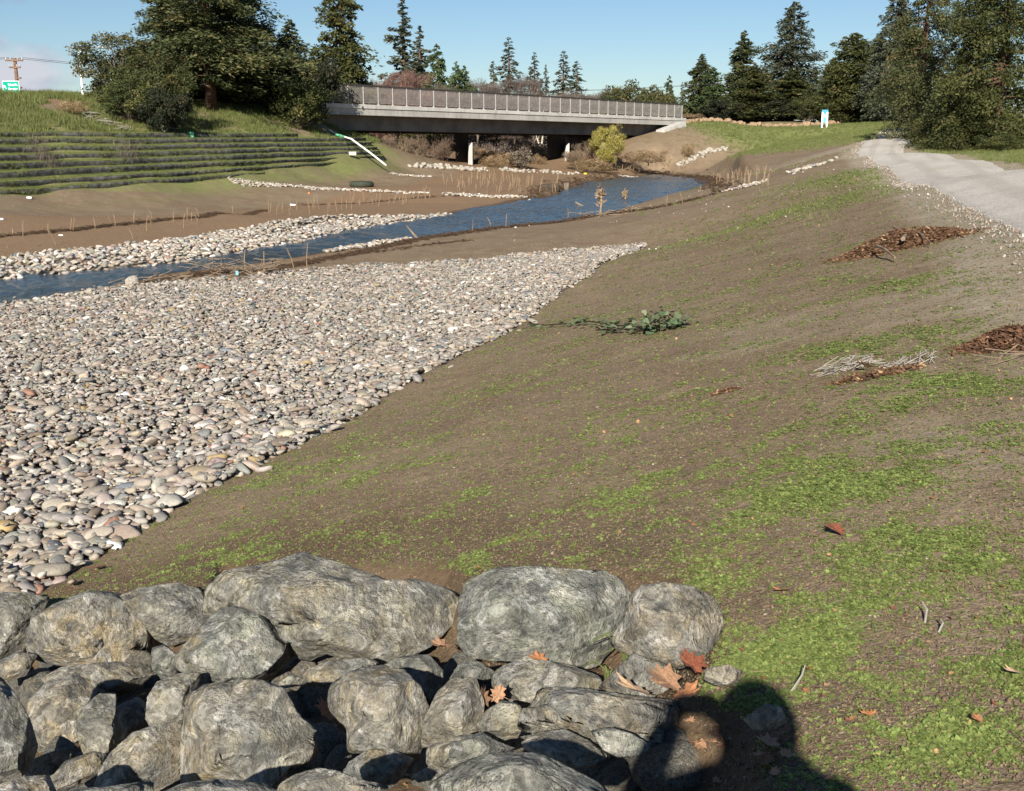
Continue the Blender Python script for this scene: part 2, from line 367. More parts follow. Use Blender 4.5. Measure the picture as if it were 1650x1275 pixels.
def ground_mat():
    m = NM('ground'); p = m.pos()
    a = m.sep(m.attr('m1')); b = m.sep(m.attr('m2'))
    big = m.noise(p, .35, 5, .6); mid = m.noise(p, 2.2, 5, .6); fine = m.noise(p, 16, 5, .65); vf = m.noise(p, 70, 3, .6)
    soil = m.mix(m.rng(big, .35, .65), (.188, .132, .083), (.230, .174, .114))
    soil = m.mix(m.rng(m.noise(p, 1.1, 5, .65), .48, .66, 0, .75), soil, (.150, .095, .062))
    soil = m.mix(m.rng(m.noise(p, .8, 5, .65), .5, .68, 0, .8), soil, (.222, .182, .108))
    soil = m.mix(m.rng(mid, .42, .7, 0, .8), soil, (.280, .210, .138))
    soil = m.mix(m.rng(fine, .45, .70, 0, .6), soil, (.110, .076, .048))
    soil = m.mix(m.rng(m.noise(p, 55, 4, .75), .50, .68, 0, .75), soil, (.30, .25, .185))
    soil = m.mix(m.rng(m.noise(p, 48, 4, .75), .52, .68, 0, .75), soil, (.085, .06, .04))
    rb = m.mix(m.rng(fine, .3, .7), (.180, .116, .068), (.26, .178, .110))
    soil = m.mix(m.rng(m.math('ADD', a[1], m.math('MULTIPLY', m.math('SUBTRACT', mid, .5), .7)), .3, .7), soil, rb)
    dust = m.mix(m.rng(fine, .3, .7), (.25, .205, .145), (.34, .29, .215))
    soil = m.mix(m.rng(m.math('ADD', a[2], m.math('MULTIPLY', m.math('SUBTRACT', mid, .5), .8)), .25, .8), soil, dust)
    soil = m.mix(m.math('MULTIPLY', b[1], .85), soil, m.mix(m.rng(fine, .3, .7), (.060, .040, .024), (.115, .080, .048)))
    # small pale stones and straw flecks
    vc = m.vor(p, 26); fl = m.rng(vc, .10, .05)
    keep = m.rng(m.noise(p, 9, 2), .55, .62)
    soil = m.mix(m.math('MULTIPLY', m.math('MULTIPLY', fl, keep), .8), soil, (.34, .29, .22))
    gcol = m.mix(m.rng(fine, .3, .7), (.12, .15, .042), (.22, .255, .085))
    gcol = m.mix(m.rng(mid, .4, .75), gcol, (.24, .225, .095))
    gf = m.math('ADD', a[0], m.math('MULTIPLY', m.math('SUBTRACT', m.noise(p, 5.5, 6, .72), .5), 1.15))
    gmask = m.rng(gf, .40, .68)
    c = m.mix(m.math('MULTIPLY', gmask, .92), soil, gcol)
    c = m.mix(b[0], c, m.mix(m.rng(fine, .3, .7), (.09, .072, .055), (.18, .15, .115)))
    m.col(c).rough(.95)
    m.b.inputs['Specular IOR Level'].default_value = .08
    h = m.math('ADD', m.math('MULTIPLY', fine, 1.0), m.math('MULTIPLY', vf, .55))
    m.bump(m.math('ADD', h, m.math('MULTIPLY', mid, .5)), .55, .03)
    return m.m
M['ground'] = ground_mat()

def path_mat():
    m = NM('path_gravel'); p = m.pos()
    v = m.vor(p, 38, 'F1', 1); d = m.vor(p, 38)
    n = m.noise(p, 1.3, 5, .6); f = m.noise(p, 22, 4, .6)
    c = m.mix(m.rng(n, .3, .7), (.41, .375, .325), (.53, .49, .43))
    c = m.mix(.35, c, m.mix(m.sep(v)[0], (.32, .29, .25), (.68, .63, .57)))
    c = m.mix(m.rng(f, .58, .75, 0, .5), c, (.30, .265, .22)); c = m.mix(m.math('MULTIPLY', m.rng(m.math('ADD', m.attr('track', 'GEOMETRY', 'Fac'), m.math('MULTIPLY', m.math('SUBTRACT', n, .5), 1.2)), .3, .9), .45), c, (.33, .295, .25)); c = m.mix(m.rng(m.noise(p, .45, 5, .65), .52, .68, 0, .4), c, (.36, .315, .25))
    m.col(c).rough(.95); m.bump(m.math('ADD', m.math('MULTIPLY', d, -1.), f), .7, .02); return m.m
M['path'] = path_mat()

def rock_mat():
    m = NM('boulder_stone'); v = m.coord(); r = m.rand()
    mp = m.n('ShaderNodeVectorMath', operation='ADD'); m.put(mp.inputs[0], v)
    cx = m.n('ShaderNodeCombineXYZ'); m.put(cx.inputs[0], m.math('MULTIPLY', r, 37.)); m.put(cx.inputs[1], m.math('MULTIPLY', r, 91.)); m.put(mp.inputs[1], cx.outputs[0])
    v = mp.outputs[0]
    big = m.noise(v, 3.0, 6, .62, .6); mid = m.noise(v, 10, 6, .7, .5); fine = m.noise(v, 60, 5, .72)
    warp = m.n('ShaderNodeMapping'); m.put(warp.inputs[0], v); warp.inputs['Scale'].default_value = (1, 1, 1.7); warp.inputs['Rotation'].default_value = (.6, .5, .2)
    lay = m.noise(warp.outputs[0], 5, 5, .65, .6)
    tint = m.mix(r, (.25, .26, .215), (.38, .315, .22))
    c = m.mix(m.rng(big, .32, .66), (.20, .202, .185), tint)
    c = m.mix(m.rng(mid, .48, .66, 0, .9), c, (.42, .405, .355))
    c = m.mix(m.rng(mid, .47, .32, 0, .85), c, (.088, .092, .086))
    c = m.mix(m.rng(lay, .56, .74, 0, .45), c, (.12, .122, .112))
    c = m.mix(m.rng(m.noise(v, 4.2, 4, .6, .5), .54, .70, 0, .6), c, (.32, .26, .165))
    vein = m.rng(m.math('ABSOLUTE', m.math('SUBTRACT', m.noise(warp.outputs[0], 4, 6, .7, 2.2), .5)), .014, .002)
    c = m.mix(m.math('MULTIPLY', m.math('MULTIPLY', vein, m.rng(big, .45, .6)), .8), c, (.48, .47, .43))
    wf = m.rng(m.noise(v, 16, 7, .82, 1.6), .585, .68)
    c = m.mix(m.math('MULTIPLY', wf, .9), c, (.60, .59, .55))
    wv = m.n('ShaderNodeVectorMath', operation='ADD'); m.put(wv.inputs[0], v); nn = m.n('ShaderNodeTexNoise'); m.put(nn.inputs['Vector'], v); nn.inputs['Scale'].default_value = 9; nn.inputs['Detail'].default_value = 5
    sc = m.n('ShaderNodeVectorMath', operation='SCALE'); m.put(sc.inputs[0], nn.outputs['Color']); sc.inputs['Scale'].default_value = .16; m.put(wv.inputs[1], sc.outputs[0])
    c1 = m.sep(m.vor(wv.outputs[0], 17, 'F1', 1)); c2 = m.sep(m.vor(wv.outputs[0], 46, 'F1', 1))
    c = m.mix(.6, c, m.hsv(c, .5, m.rng(c1[1], 0, 1, .5, 1.7, False), m.rng(c1[0], 0, 1, .5, 1.5, False)))
    c = m.mix(.6, c, m.hsv(c, .5, 1., m.rng(c2[0], 0, 1, .45, 1.55, False)))
    c = m.mix(m.rng(fine, .50, .70, 0, .75), c, (.075, .072, .062))
    c = m.mix(m.rng(fine, .45, .25, 0, .5), c, (.36, .345, .30))
    m.col(c).rough(.82)
    h = m.math('ADD', m.math('ADD', m.math('MULTIPLY', mid, 1.3), m.math('MULTIPLY', fine, .5)), m.math('ADD', m.math('MULTIPLY', lay, .3), m.math('MULTIPLY', c1[0], .35)))
    m.bump(h, 1.0, .05); return m.m
M['rock'] = rock_mat()

def cobble_mat(ty, name):
    m = NM(name); v = m.coord(); c0 = m.attr('col', ty)
    n = m.noise(v, 2.2, 5, .65, .5)
    c = m.mix(m.rng(n, .3, .75), m.hsv(c0, .5, 1.05, .82), m.hsv(c0, .5, .95, 1.12))
    c = m.mix(m.rng(m.noise(v, 9, 4, .7), .60, .78, 0, .45), c, (.10, .085, .07))
    m.col(c).rough(.75); m.bump(m.noise(v, 12, 5, .65), .35, .12); return m.m
M['cobble_i'] = cobble_mat('INSTANCER', 'cobble_stuff'); M['cobble'] = cobble_mat('OBJECT', 'cobble_single')

def water_mat():
    m = NM('stream_water'); p = m.pos()
    mp = m.n('ShaderNodeMapping'); m.put(mp.inputs[0], p); mp.inputs['Rotation'].default_value = (0, 0, R(-30)); mp.inputs['Scale'].default_value = (1.5, .8, 1)
    n = m.noise(mp.outputs[0], 3.2, 6, .62, .6); n2 = m.noise(p, .25, 3, .5)
    m.col(m.mix(m.rng(n2, .35, .65), (.035, .05, .06), (.045, .075, .10))).rough(.12)
    m.b.inputs['IOR'].default_value = 1.33; m.b.inputs['Specular IOR Level'].default_value = .5
    m.bump(n, .8, .12); return m.m
M['water'] = water_mat()

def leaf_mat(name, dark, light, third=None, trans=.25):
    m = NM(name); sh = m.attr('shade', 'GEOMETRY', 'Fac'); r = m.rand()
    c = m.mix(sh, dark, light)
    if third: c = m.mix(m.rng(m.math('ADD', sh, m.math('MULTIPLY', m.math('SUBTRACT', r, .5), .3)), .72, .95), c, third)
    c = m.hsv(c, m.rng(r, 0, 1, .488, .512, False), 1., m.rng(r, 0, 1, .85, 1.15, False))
    m.col(c).rough(.7)
    t = m.n('ShaderNodeBsdfTranslucent'); m.put(t.inputs[0], c)
    mx = m.n('ShaderNodeMixShader'); mx.inputs[0].default_value = trans
    m.t.links.new(m.b.outputs[0], mx.inputs[1]); m.t.links.new(t.outputs[0], mx.inputs[2]); m.t.links.new(mx.outputs[0], m.o.inputs[0])
    M[name] = m.m; return m.m
leaf_mat('redwood', (.034, .048, .020), (.12, .13, .048), (.18, .145, .062))
leaf_mat('conifer_blue', (.05, .065, .046), (.125, .14, .085), (.19, .16, .10))
leaf_mat('pine', (.038, .066, .028), (.13, .17, .06), (.17, .18, .07))
leaf_mat('oak', (.038, .045, .02), (.135, .125, .04), (.19, .15, .065))
leaf_mat('dark_bush', (.014, .022, .012), (.052, .055, .026), (.085, .07, .032))
leaf_mat('cypress', (.032, .046, .016), (.125, .132, .040), (.185, .155, .06))
leaf_mat('willow', (.28, .24, .06), (.47, .42, .13), (.55, .5, .22), .4)
leaf_mat('palebush', (.16, .13, .09), (.34, .30, .23), (.45, .42, .35))
leaf_mat('twig_brown', (.17, .12, .085), (.32, .24, .17), (.42, .34, .25))
leaf_mat('twig_red', (.15, .085, .07), (.27, .16, .125), (.32, .2, .16))
leaf_mat('twig_grey', (.11, .085, .07), (.20, .16, .135), (.26, .2, .17))
leaf_mat('drystem', (.20, .13, .07), (.36, .26, .15), (.42, .30, .2))
leaf_mat('grass', (.11, .14, .04), (.22, .25, .08), (.32, .28, .13), .4)
leaf_mat('weed', (.17, .235, .065), (.39, .48, .15), (.56, .53, .20), .47)
leaf_mat('vine', (.06, .095, .045), (.13, .17, .09), (.2, .23, .14), .2)
leaf_mat('litter', (.13, .055, .025), (.30, .14, .065), (.40, .24, .12), .15)
leaf_mat('mulch', (.07, .036, .022), (.20, .105, .06), (.38, .24, .14), .05)
leaf_mat('wrack', (.035, .022, .014), (.10, .062, .036), (.2, .13, .08), .0)
flat('bark', (.105, .062, .042), .9, 5, .4, .6); flat('bark_grey', (.15, .12, .095), .9, 5, .35, .5); flat('bark_pale', (.52, .46, .38), .8, 4, .2, .3)
concrete('concrete', (.37, .355, .325)); flat('concrete_shaded', (.16, .15, .14), .9, .8, .25, .2); flat('concrete_pier_shade', (.035, .032, .030), .9, .8, .25, .2); concrete('concrete_pale', (.48, .465, .43))
flat('galv', (.46, .46, .46), .45, 3, .12); flat('wire', (.21, .19, .18), .6, 3, .2); flat('dark_rail', (.045, .04, .038), .6, 3, .2)
flat('white_paint', (.78, .78, .75), .5, 5, .06); flat('pvc', (.80, .79, .75), .4, 5, .05); flat('blue_paint', (.05, .28, .42), .5, 4, .12); flat('teal', (.10, .38, .42), .5, 4, .1)
flat('sign_green', (.0, .30, .20), .45, 4, .08); flat('sign_white', (.85, .88, .86), .5, 4, .04)
flat('fabric_black', (.10, .098, .086), .8, 3, .7, .6); flat('wood_pole', (.19, .12, .085), .85, 4, .3, .3); flat('stake', (.27, .19, .12), .85, 6, .25)
flat('asphalt', (.06, .06, .06), .9, 4, .2); flat('green_plastic', (.10, .34, .20), .5, 4, .2); flat('wood_dark', (.06, .045, .032), .9, 6, .4, .5); flat('rubber', (.045, .05, .035), .8, 8, .3, .3)
flat('cloth_blue', (.03, .05, .11), .9, 8, .2); flat('jeans', (.04, .055, .09), .9, 8, .2); flat('skin', (.5, .32, .24), .55, 6, .08); flat('hair', (.04, .025, .015), .6, 20, .3); flat('black', (.02, .02, .02), .4, 5, .2)
flat('trash_white', (.8, .8, .78), .6, 3, .08); flat('trash_blue', (.22, .5, .62), .5, 3, .2); flat('trash_orange', (.7, .2, .06), .6, 3, .1); flat('trash_yellow', (.75, .62, .05), .6, 3, .1)
flat('riprap_white', (.36, .33, .28), .85, 5, .25, .5); flat('riprap_tan', (.29, .20, .125), .85, 4, .3, .5); flat('dead_wood', (.22, .165, .115), .85, 6, .3, .3); flat('grey_twig', (.29, .265, .23), .85, 6, .3)

# ------------------------------------------------------------------ ground sheet
nu, nv = 500, 860
tv = np.linspace(0, 1, nv); v0, v1 = math.log(-3.5 + 5), math.log(1500 + 5)
vm = np.interp(tv, [0, .08, .42, .72, .9, 1], [v0, math.log(1.5 + 5), math.log(11 + 5), math.log(45 + 5), math.log(150 + 5), v1])
tu = np.linspace(-1, 1, nu); um = np.sign(tu) * (np.abs(tu) * .50 + np.abs(tu) ** 4 * 1.1)
YY = np.exp(vm) - 5; XX = um[None, :] * (YY[:, None] + 5); YY = np.repeat(YY[:, None], nu, 1)
ZZ = height(XX, YY)
height = lambda x, y, detail=True: height_fast(x, y)
sgG = sdist(GRAVEL, XX, YY); sgL = sdist(LGRAV, XX, YY); sdW = sdist(WATER, XX, YY); sdP = sdist(PATH, XX, YY)
BASELINE = [PZ(60, 965, 0), PZ(450, 730, 0), PZ(830, 530, 0), PZ(1040, 400, 0), PZ(1160, 312, 0), PD(1110, 278, 90)]
def ell(X, Y, px, py, wx, wy, z=None):                    # soft patch around the ground point seen at (px,py); radii in metres
    q = G(px, py); a = R(-17)
    dx, dy = X - q[0], Y - q[1]; c, s = math.cos(a), math.sin(a)
    return np.exp(-(((dx * c - dy * s) / wx) ** 2 + ((dx * s + dy * c) / wy) ** 2))
def masks(X, Y):
    sg = sdist(GRAVEL, X, Y); sw = sdist(WATER, X, Y); sp_ = sdist(PATH, X, Y); lg = sdist(LGRAV, X, Y)
    slp = ldist(PL, X, Y)
    lft = smooth(-.0, -1.0, X - np.interp(Y, [q[1] for q in WATER[1:14]], [q[0] for q in WATER[1:14]]))  # left of the stream
    lf2 = sdist(LIFT, X, Y)
    road = (Y - 75) * .634 - (X + 11.7) * .773                # beyond the road line when positive
    g = .13 + .24 * (fbm(X, Y, .30, 4, 21) - .42)
    for (px, py, wx, wy, k) in [(1400, 775, .44, .40, .46), (1290, 800, .24, .24, .24), (1460, 850, .24, .2, .2), (1540, 890, .2, .3, .4), (1440, 655, .5, .4, .42), (1500, 610, .4, .4, .3), (1340, 1005, .24, .18, .50), (1250, 1060, .2, .15, .46), (1420, 1210, .2, .14, .3), (1560, 1200, .2, .16, .4), (1380, 560, .7, .6, .42),
                                (1440, 462, .6, .5, .4), (1300, 335, 2.6, 4, .20), (1390, 285, 1.8, 5, .28), (1600, 1080, .15, .12, .2), (560, 735, .3, .5, .3), (900, 520, .6, 1.2, .3), (640, 660, .25, .5, .2), (1200, 850, .4, .5, .2)]:
        g = g + k * ell(X, Y, px, py, wx, wy)
    g = g - .16 * ell(X, Y, 900, 720, 1.2, 1.6) - .2 * ell(X, Y, 1000, 900, 1.2, .7)
    far_r = smooth(66, 80, Y) * smooth(0, 6, X - 12)          # green slope on the far right bank
    g = np.where(Y > 62, g * (1 - far_r) + far_r * (.12 + .6 * smooth(.9, 1.7, ZZ_like(X, Y)) * (1 - .45 * smooth(112, 118, Y) ) + .25 * (fbm(X, Y, .2, 3, 4) - .5) - .3 * smooth(5., 0, ldist([PD(1100, 206, 107), PD(1170, 235, 100)], X, Y))), g)
    gl = .60 + .25 * (fbm(X, Y, .35, 3, 5) - .5)
    g = np.where((lf2 < 0) | ((X < -6) & (road > -14) & (road < 3)), np.maximum(gl, g), g)
    pl = lft * smooth(.2, 1.5, lf2)                           # floodplain left of the stream: bare, a little green near the terraces
    g = g * (1 - pl) + pl * (.06 + .42 * smooth(5.5, .5, lf2) + .15 * (fbm(X, Y, .2, 3, 6) - .5))
    g = g + .14 * smooth(14, 26, Y) * smooth(64, 58, Y) * (1 - pl) * (X > -2)
    g = g * smooth(.0, .5, sw) * smooth(-.1, .35, sp_)
    bigright = smooth(.0, 1.2, sdist(PR_SIDE, X, Y) * -1)
    g = g + .38 * bigright
    rb = pl * smooth(9, 5, lf2 + 5.5 * (fbm(X, Y, .15, 3, 8) - .5)) * .0 + pl * smooth(3.5, 6.5, lf2) * .95 + .75 * smooth(1.6, .3, sw) + .45 * ell(X, Y, 330, 890, 1.2, .5) + .5 * ell(X, Y, 1050, 960, .9, .25) + .3 * smooth(.6, 0, sg) * smooth(12, 6, Y)
    bn = smooth(64, 70, Y) * smooth(84, 70, Y) * smooth(8, 11, X)
    rb = rb + .6 * bn * smooth(2.2, 1.2, ZZ_like(X, Y)) + .6 * smooth(84, 96, Y) * smooth(13, 9, X) * smooth(-12, -8, X)
    g = g - .5 * bn * smooth(2.2, 1.4, ZZ_like(X, Y))
    gr = .9 * smooth(1.3, 0, sp_) + .35 * ell(X, Y, 1560, 480, 1.6, 2.0) + .4 * ell(X, Y, 1600, 720, .8, 1.) + .5 * ell(X, Y, 1330, 247, 4.5, 4.5) + .25 * ell(X, Y, 1550, 1000, .5, .5) + .2 * ell(X, Y, 1150, 560, 1.2, 1.2)
    gr = gr + .12
    return np.clip(g, 0, 1), np.clip(rb, 0, 1), np.clip(gr, 0, 1)
PR_SIDE = PR[5:] + [np.array([60., 110., 0]), np.array([60., 0., 0])]
_zc = {}
def ZZ_like(X, Y): return height_fast(X, Y)
mg, mrb, mgr = masks(XX, YY)
under = np.maximum(smooth(.06, -.1, sgG), np.maximum(smooth(.06, -.08, sgL), smooth(.05, -.2, sdW)))
m1 = np.stack([mg, mrb, mgr, np.ones_like(mg)], -1).reshape(-1, 4); sdR = sdist(ROCKZ, XX, YY); soil_dark = np.maximum(smooth(.55, .05, sdW), .75 * smooth(1.3, .0, sdR) * smooth(1.6, .4, XX)); soil_dark = np.where(sdR < .0, 1.0, soil_dark) * (.6 + .8 * fbm(XX, YY, 1.6, 3, 55)); soil_dark = np.clip(soil_dark, 0, 1)  # darker soil: wet at the water edge, also around and between the boulders
m2 = np.stack([under, soil_dark, under * 0, under * 0 + 1], -1).reshape(-1, 4)
idx = np.arange(nu * nv).reshape(nv, nu)
FQ = np.stack([idx[:-1, :-1], idx[:-1, 1:], idx[1:, 1:], idx[1:, :-1]], -1).reshape(-1, 4)
me = mesh_np('ground', np.stack([XX, YY, ZZ], -1).reshape(-1, 3), FQ, True, {'m1': ('FLOAT_COLOR', m1), 'm2': ('FLOAT_COLOR', m2)})
tag(link('ground', me, M['ground']), kind='structure')

# water sheet
def grid_poly(name, poly, z, step, mat, wave=0.):
    P = np.array([p[:2] for p in poly]); lo = P.min(0) - .5; hi = P.max(0) + .5
    gx = np.arange(lo[0], hi[0], step); gy = np.arange(lo[1], hi[1], step); X, Y = np.meshgrid(gx, gy)
    ok = sdist(poly, X, Y) < step * 1.2 + .25
    ii = np.arange(X.size).reshape(X.shape); q = ok[:-1, :-1] & ok[1:, 1:] & ok[1:, :-1] & ok[:-1, 1:]
    Fs = np.stack([ii[:-1, :-1][q], ii[:-1, 1:][q], ii[1:, 1:][q], ii[1:, :-1][q]], -1)
    c, sn = math.cos(R(30)), math.sin(R(30)); A_ = X * c + Y * sn; B_ = -X * sn + Y * c
    Zw = z + wave * ((fbm(A_, B_ * .6, 1.6, 2, 91) - .5) + .75 * (fbm(A_, B_ * .6, 4.2, 2, 95) - .5))
    return link(name, mesh_np(name, np.stack([X, Y, Zw], -1).reshape(-1, 3), Fs, True), mat)
tag(grid_poly('stream_water', WATER, WZ, .11, M['water'], .085), kind='structure')

# gravel path strip draped just over the ground
def path_strip():
    na, nb = 260, 30
    def res(L, t):
        L = np.array([p[:2] for p in L]); s = np.r_[0, np.cumsum(np.linalg.norm(np.diff(L, axis=0), axis=1))]; s /= s[-1]
        return np.stack([np.interp(t, s, L[:, 0]), np.interp(t, s, L[:, 1])], -1)
    t = np.linspace(0, 1, na) ** 1.3; A = res(PL, t); B = res(PR, t); f = np.linspace(-.04, 1.04, nb)
    P = A[:, None] * (1 - f[None, :, None]) + B[:, None] * f[None, :, None]
    P = P + .18 * (np.stack([fbm(P[..., 0], P[..., 1], .9, 3, 31), fbm(P[..., 0], P[..., 1], .9, 3, 33)], -1) - .5)
    z = height(P[..., 0], P[..., 1]); e = np.minimum(f, 1 - f)[None]
    z = z + np.where(e < 0, -.05, .028) + .05 * np.clip(e * 4, 0, 1) * np.where(e < 0, 0, 1)
    ii = np.arange(na * nb).reshape(na, nb); Fs = np.stack([ii[:-1, :-1], ii[:-1, 1:], ii[1:, 1:], ii[1:, :-1]], -1).reshape(-1, 4)
    tag(link('gravel_path', mesh_np('gravel_path', np.dstack([P, z]).reshape(-1, 3), Fs, True, {'track': ('FLOAT', np.repeat((np.exp(-((f - .30) / .09) ** 2) + np.exp(-((f - .72) / .09) ** 2))[None], na, 0).ravel())}), M['path']), kind='structure')
path_strip()

# ------------------------------------------------------------------ scatter (stuff only)
def gn_scatter(name, pts, rot, scl, idx, protos, cols=None, kind='stuff', label=None):
    pts = np.asarray(pts, np.float32); n = len(pts)
    at = {'rot': ('FLOAT_VECTOR', rot), 'scl': ('FLOAT_VECTOR', scl), 'idx': ('INT', idx)}
    me = bpy.data.meshes.new(name); me.vertices.add(n); me.vertices.foreach_set('co', pts.ravel())
    for nm, (ty, arr) in at.items():
        a = me.attributes.new(nm, ty, 'POINT'); a.data.foreach_set('vector' if ty == 'FLOAT_VECTOR' else 'value', np.asarray(arr, np.float32 if ty != 'INT' else np.int32).ravel())
    if cols is not None:
        a = me.attributes.new('col', 'FLOAT_COLOR', 'POINT'); a.data.foreach_set('color', np.c_[cols, np.ones(n)].astype(np.float32).ravel())
    o = link(name, me); tag(o, label=label, kind=kind)
    c = bpy.data.collections.new(name + '_kinds')
    for i, pm in enumerate(protos): c.objects.link(bpy.data.objects.new('%s_kind_%02d' % (name, i), pm))
    g = bpy.data.node_groups.new(name, 'GeometryNodeTree')
    g.interface.new_socket('Geometry', in_out='INPUT', socket_type='NodeSocketGeometry'); g.interface.new_socket('Geometry', in_out='OUTPUT', socket_type='NodeSocketGeometry')
    N = g.nodes.new; L = g.links.new
    gi = N('NodeGroupInput'); go = N('NodeGroupOutput'); iop = N('GeometryNodeInstanceOnPoints'); ci = N('GeometryNodeCollectionInfo')
    ci.inputs[0].default_value = c; ci.inputs['Separate Children'].default_value = True; ci.inputs['Reset Children'].default_value = True
    iop.inputs['Pick Instance'].default_value = True
    def na(nm, ty):
        q = N('GeometryNodeInputNamedAttribute'); q.data_type = ty; q.inputs[0].default_value = nm; return q.outputs[0]
    e = N('FunctionNodeEulerToRotation'); L(na('rot', 'FLOAT_VECTOR'), e.inputs[0])
    L(gi.outputs[0], iop.inputs['Points']); L(ci.outputs[0], iop.inputs['Instance']); L(na('idx', 'INT'), iop.inputs['Instance Index'])
    L(e.outputs[0], iop.inputs['Rotation']); L(na('scl', 'FLOAT_VECTOR'), iop.inputs['Scale']); L(iop.outputs[0], go.inputs[0])
    md = o.modifiers.new('scatter', 'NODES'); md.node_group = g
    return o
def ico(sub):
    bm = bmesh.new(); bmesh.ops.create_icosphere(bm, subdivisions=sub, radius=1)
    V = np.array([v.co for v in bm.verts]); Fs = np.array([[v.index for v in f.verts] for f in bm.faces]); bm.free(); return V, Fs
ICO = {k: ico(k) for k in (1, 2, 3, 4, 5)}
def nz3(V, s, seed):
    o = Vector((seed * 3.7, seed * 1.9, seed * 5.3)); return np.array([mnoise.noise(Vector(v) * s + o) for v in V])
def cobble_mesh(seed, sub=2):
    V, Fs = ICO[sub]; r = np.random.default_rng(seed); V = V.copy()
    k = 12; N = r.normal(size=(k, 3)); N /= np.linalg.norm(N, axis=1)[:, None]; D = r.uniform(.55, .95, k)
    V = np.sign(V) * np.abs(V) ** .9
    for n, d in zip(N, D):
        t = V @ n; V = V - np.outer(np.maximum(0, t - d) * .9, n)
    V = V * (1 + .14 * nz3(V, 1.5, seed))[:, None] * np.array([1.15, r.uniform(.62, .95), r.uniform(.34, .54)])
    return mesh_np('cobble', V, Fs, True)
COBC = np.array([(.34, .32, .28), (.31, .28, .235), (.38, .34, .28), (.25, .245, .225), (.20, .21, .205), (.34, .29, .22), (.36, .295, .245), (.29, .235, .18), (.43, .41, .37), (.275, .265, .25), (.37, .335, .28), (.24, .19, .145)])
def cob_cols(n, r):
    c = COBC[r.integers(0, len(COBC), n)] * np.array([1.06, 1.015, .97]) * r.uniform(.8, 1.12, (n, 1)) * (1 + r.normal(0, .03, (n, 3)))
    u = r.uniform(size=n); c = c * np.exp(r.normal(.05, .09, (n, 1)))
    c = c * .72 + c.mean(1, keepdims=True) * np.array([1.06, 1.0, .93]) * .28; c[u < .03] = (.60, .585, .54); c[(u > .03) & (u < .05)] = (.14, .15, .16); c[(u > .06) & (u < .068)] = (.30, .17, .12); c[(u > .068) & (u < .076)] = (.36, .27, .14)
    return np.clip(c, 0, .8)
CPROTO = [cobble_mesh(40 + i) for i in range(12)]
for m_ in CPROTO: m_.materials.append(M['cobble_i'])
CPROTO1 = [cobble_mesh(90 + i, 2) for i in range(8)]
for m_ in CPROTO1: m_.materials.append(M['cobble'])

def poly_points(poly, spacing, r, jitter=.5, margin=.0, ymin=-1e9):
    P = np.array([p[:2] for p in poly]); lo = P.min(0); hi = P.max(0)
    gx = np.arange(lo[0], hi[0], spacing); gy = np.arange(max(lo[1], ymin), hi[1], spacing); X, Y = np.meshgrid(gx, gy)
    X = X + r.uniform(-jitter, jitter, X.shape) * spacing; Y = Y + r.uniform(-jitter, jitter, Y.shape) * spacing
    X = X.ravel(); Y = Y.ravel()
    s = sdist(poly, X, Y) + .45 * (fbm(X, Y, 1.4, 4, 12) - .5) + .10 * r.normal(size=X.shape) * (r.uniform(size=X.shape) < .12); k = s < margin
    return X[k], Y[k], s[k]
def in_view(X, Y, m=1.2): return (Y > 2.5) & (np.abs(X) < .47 * Y + m)

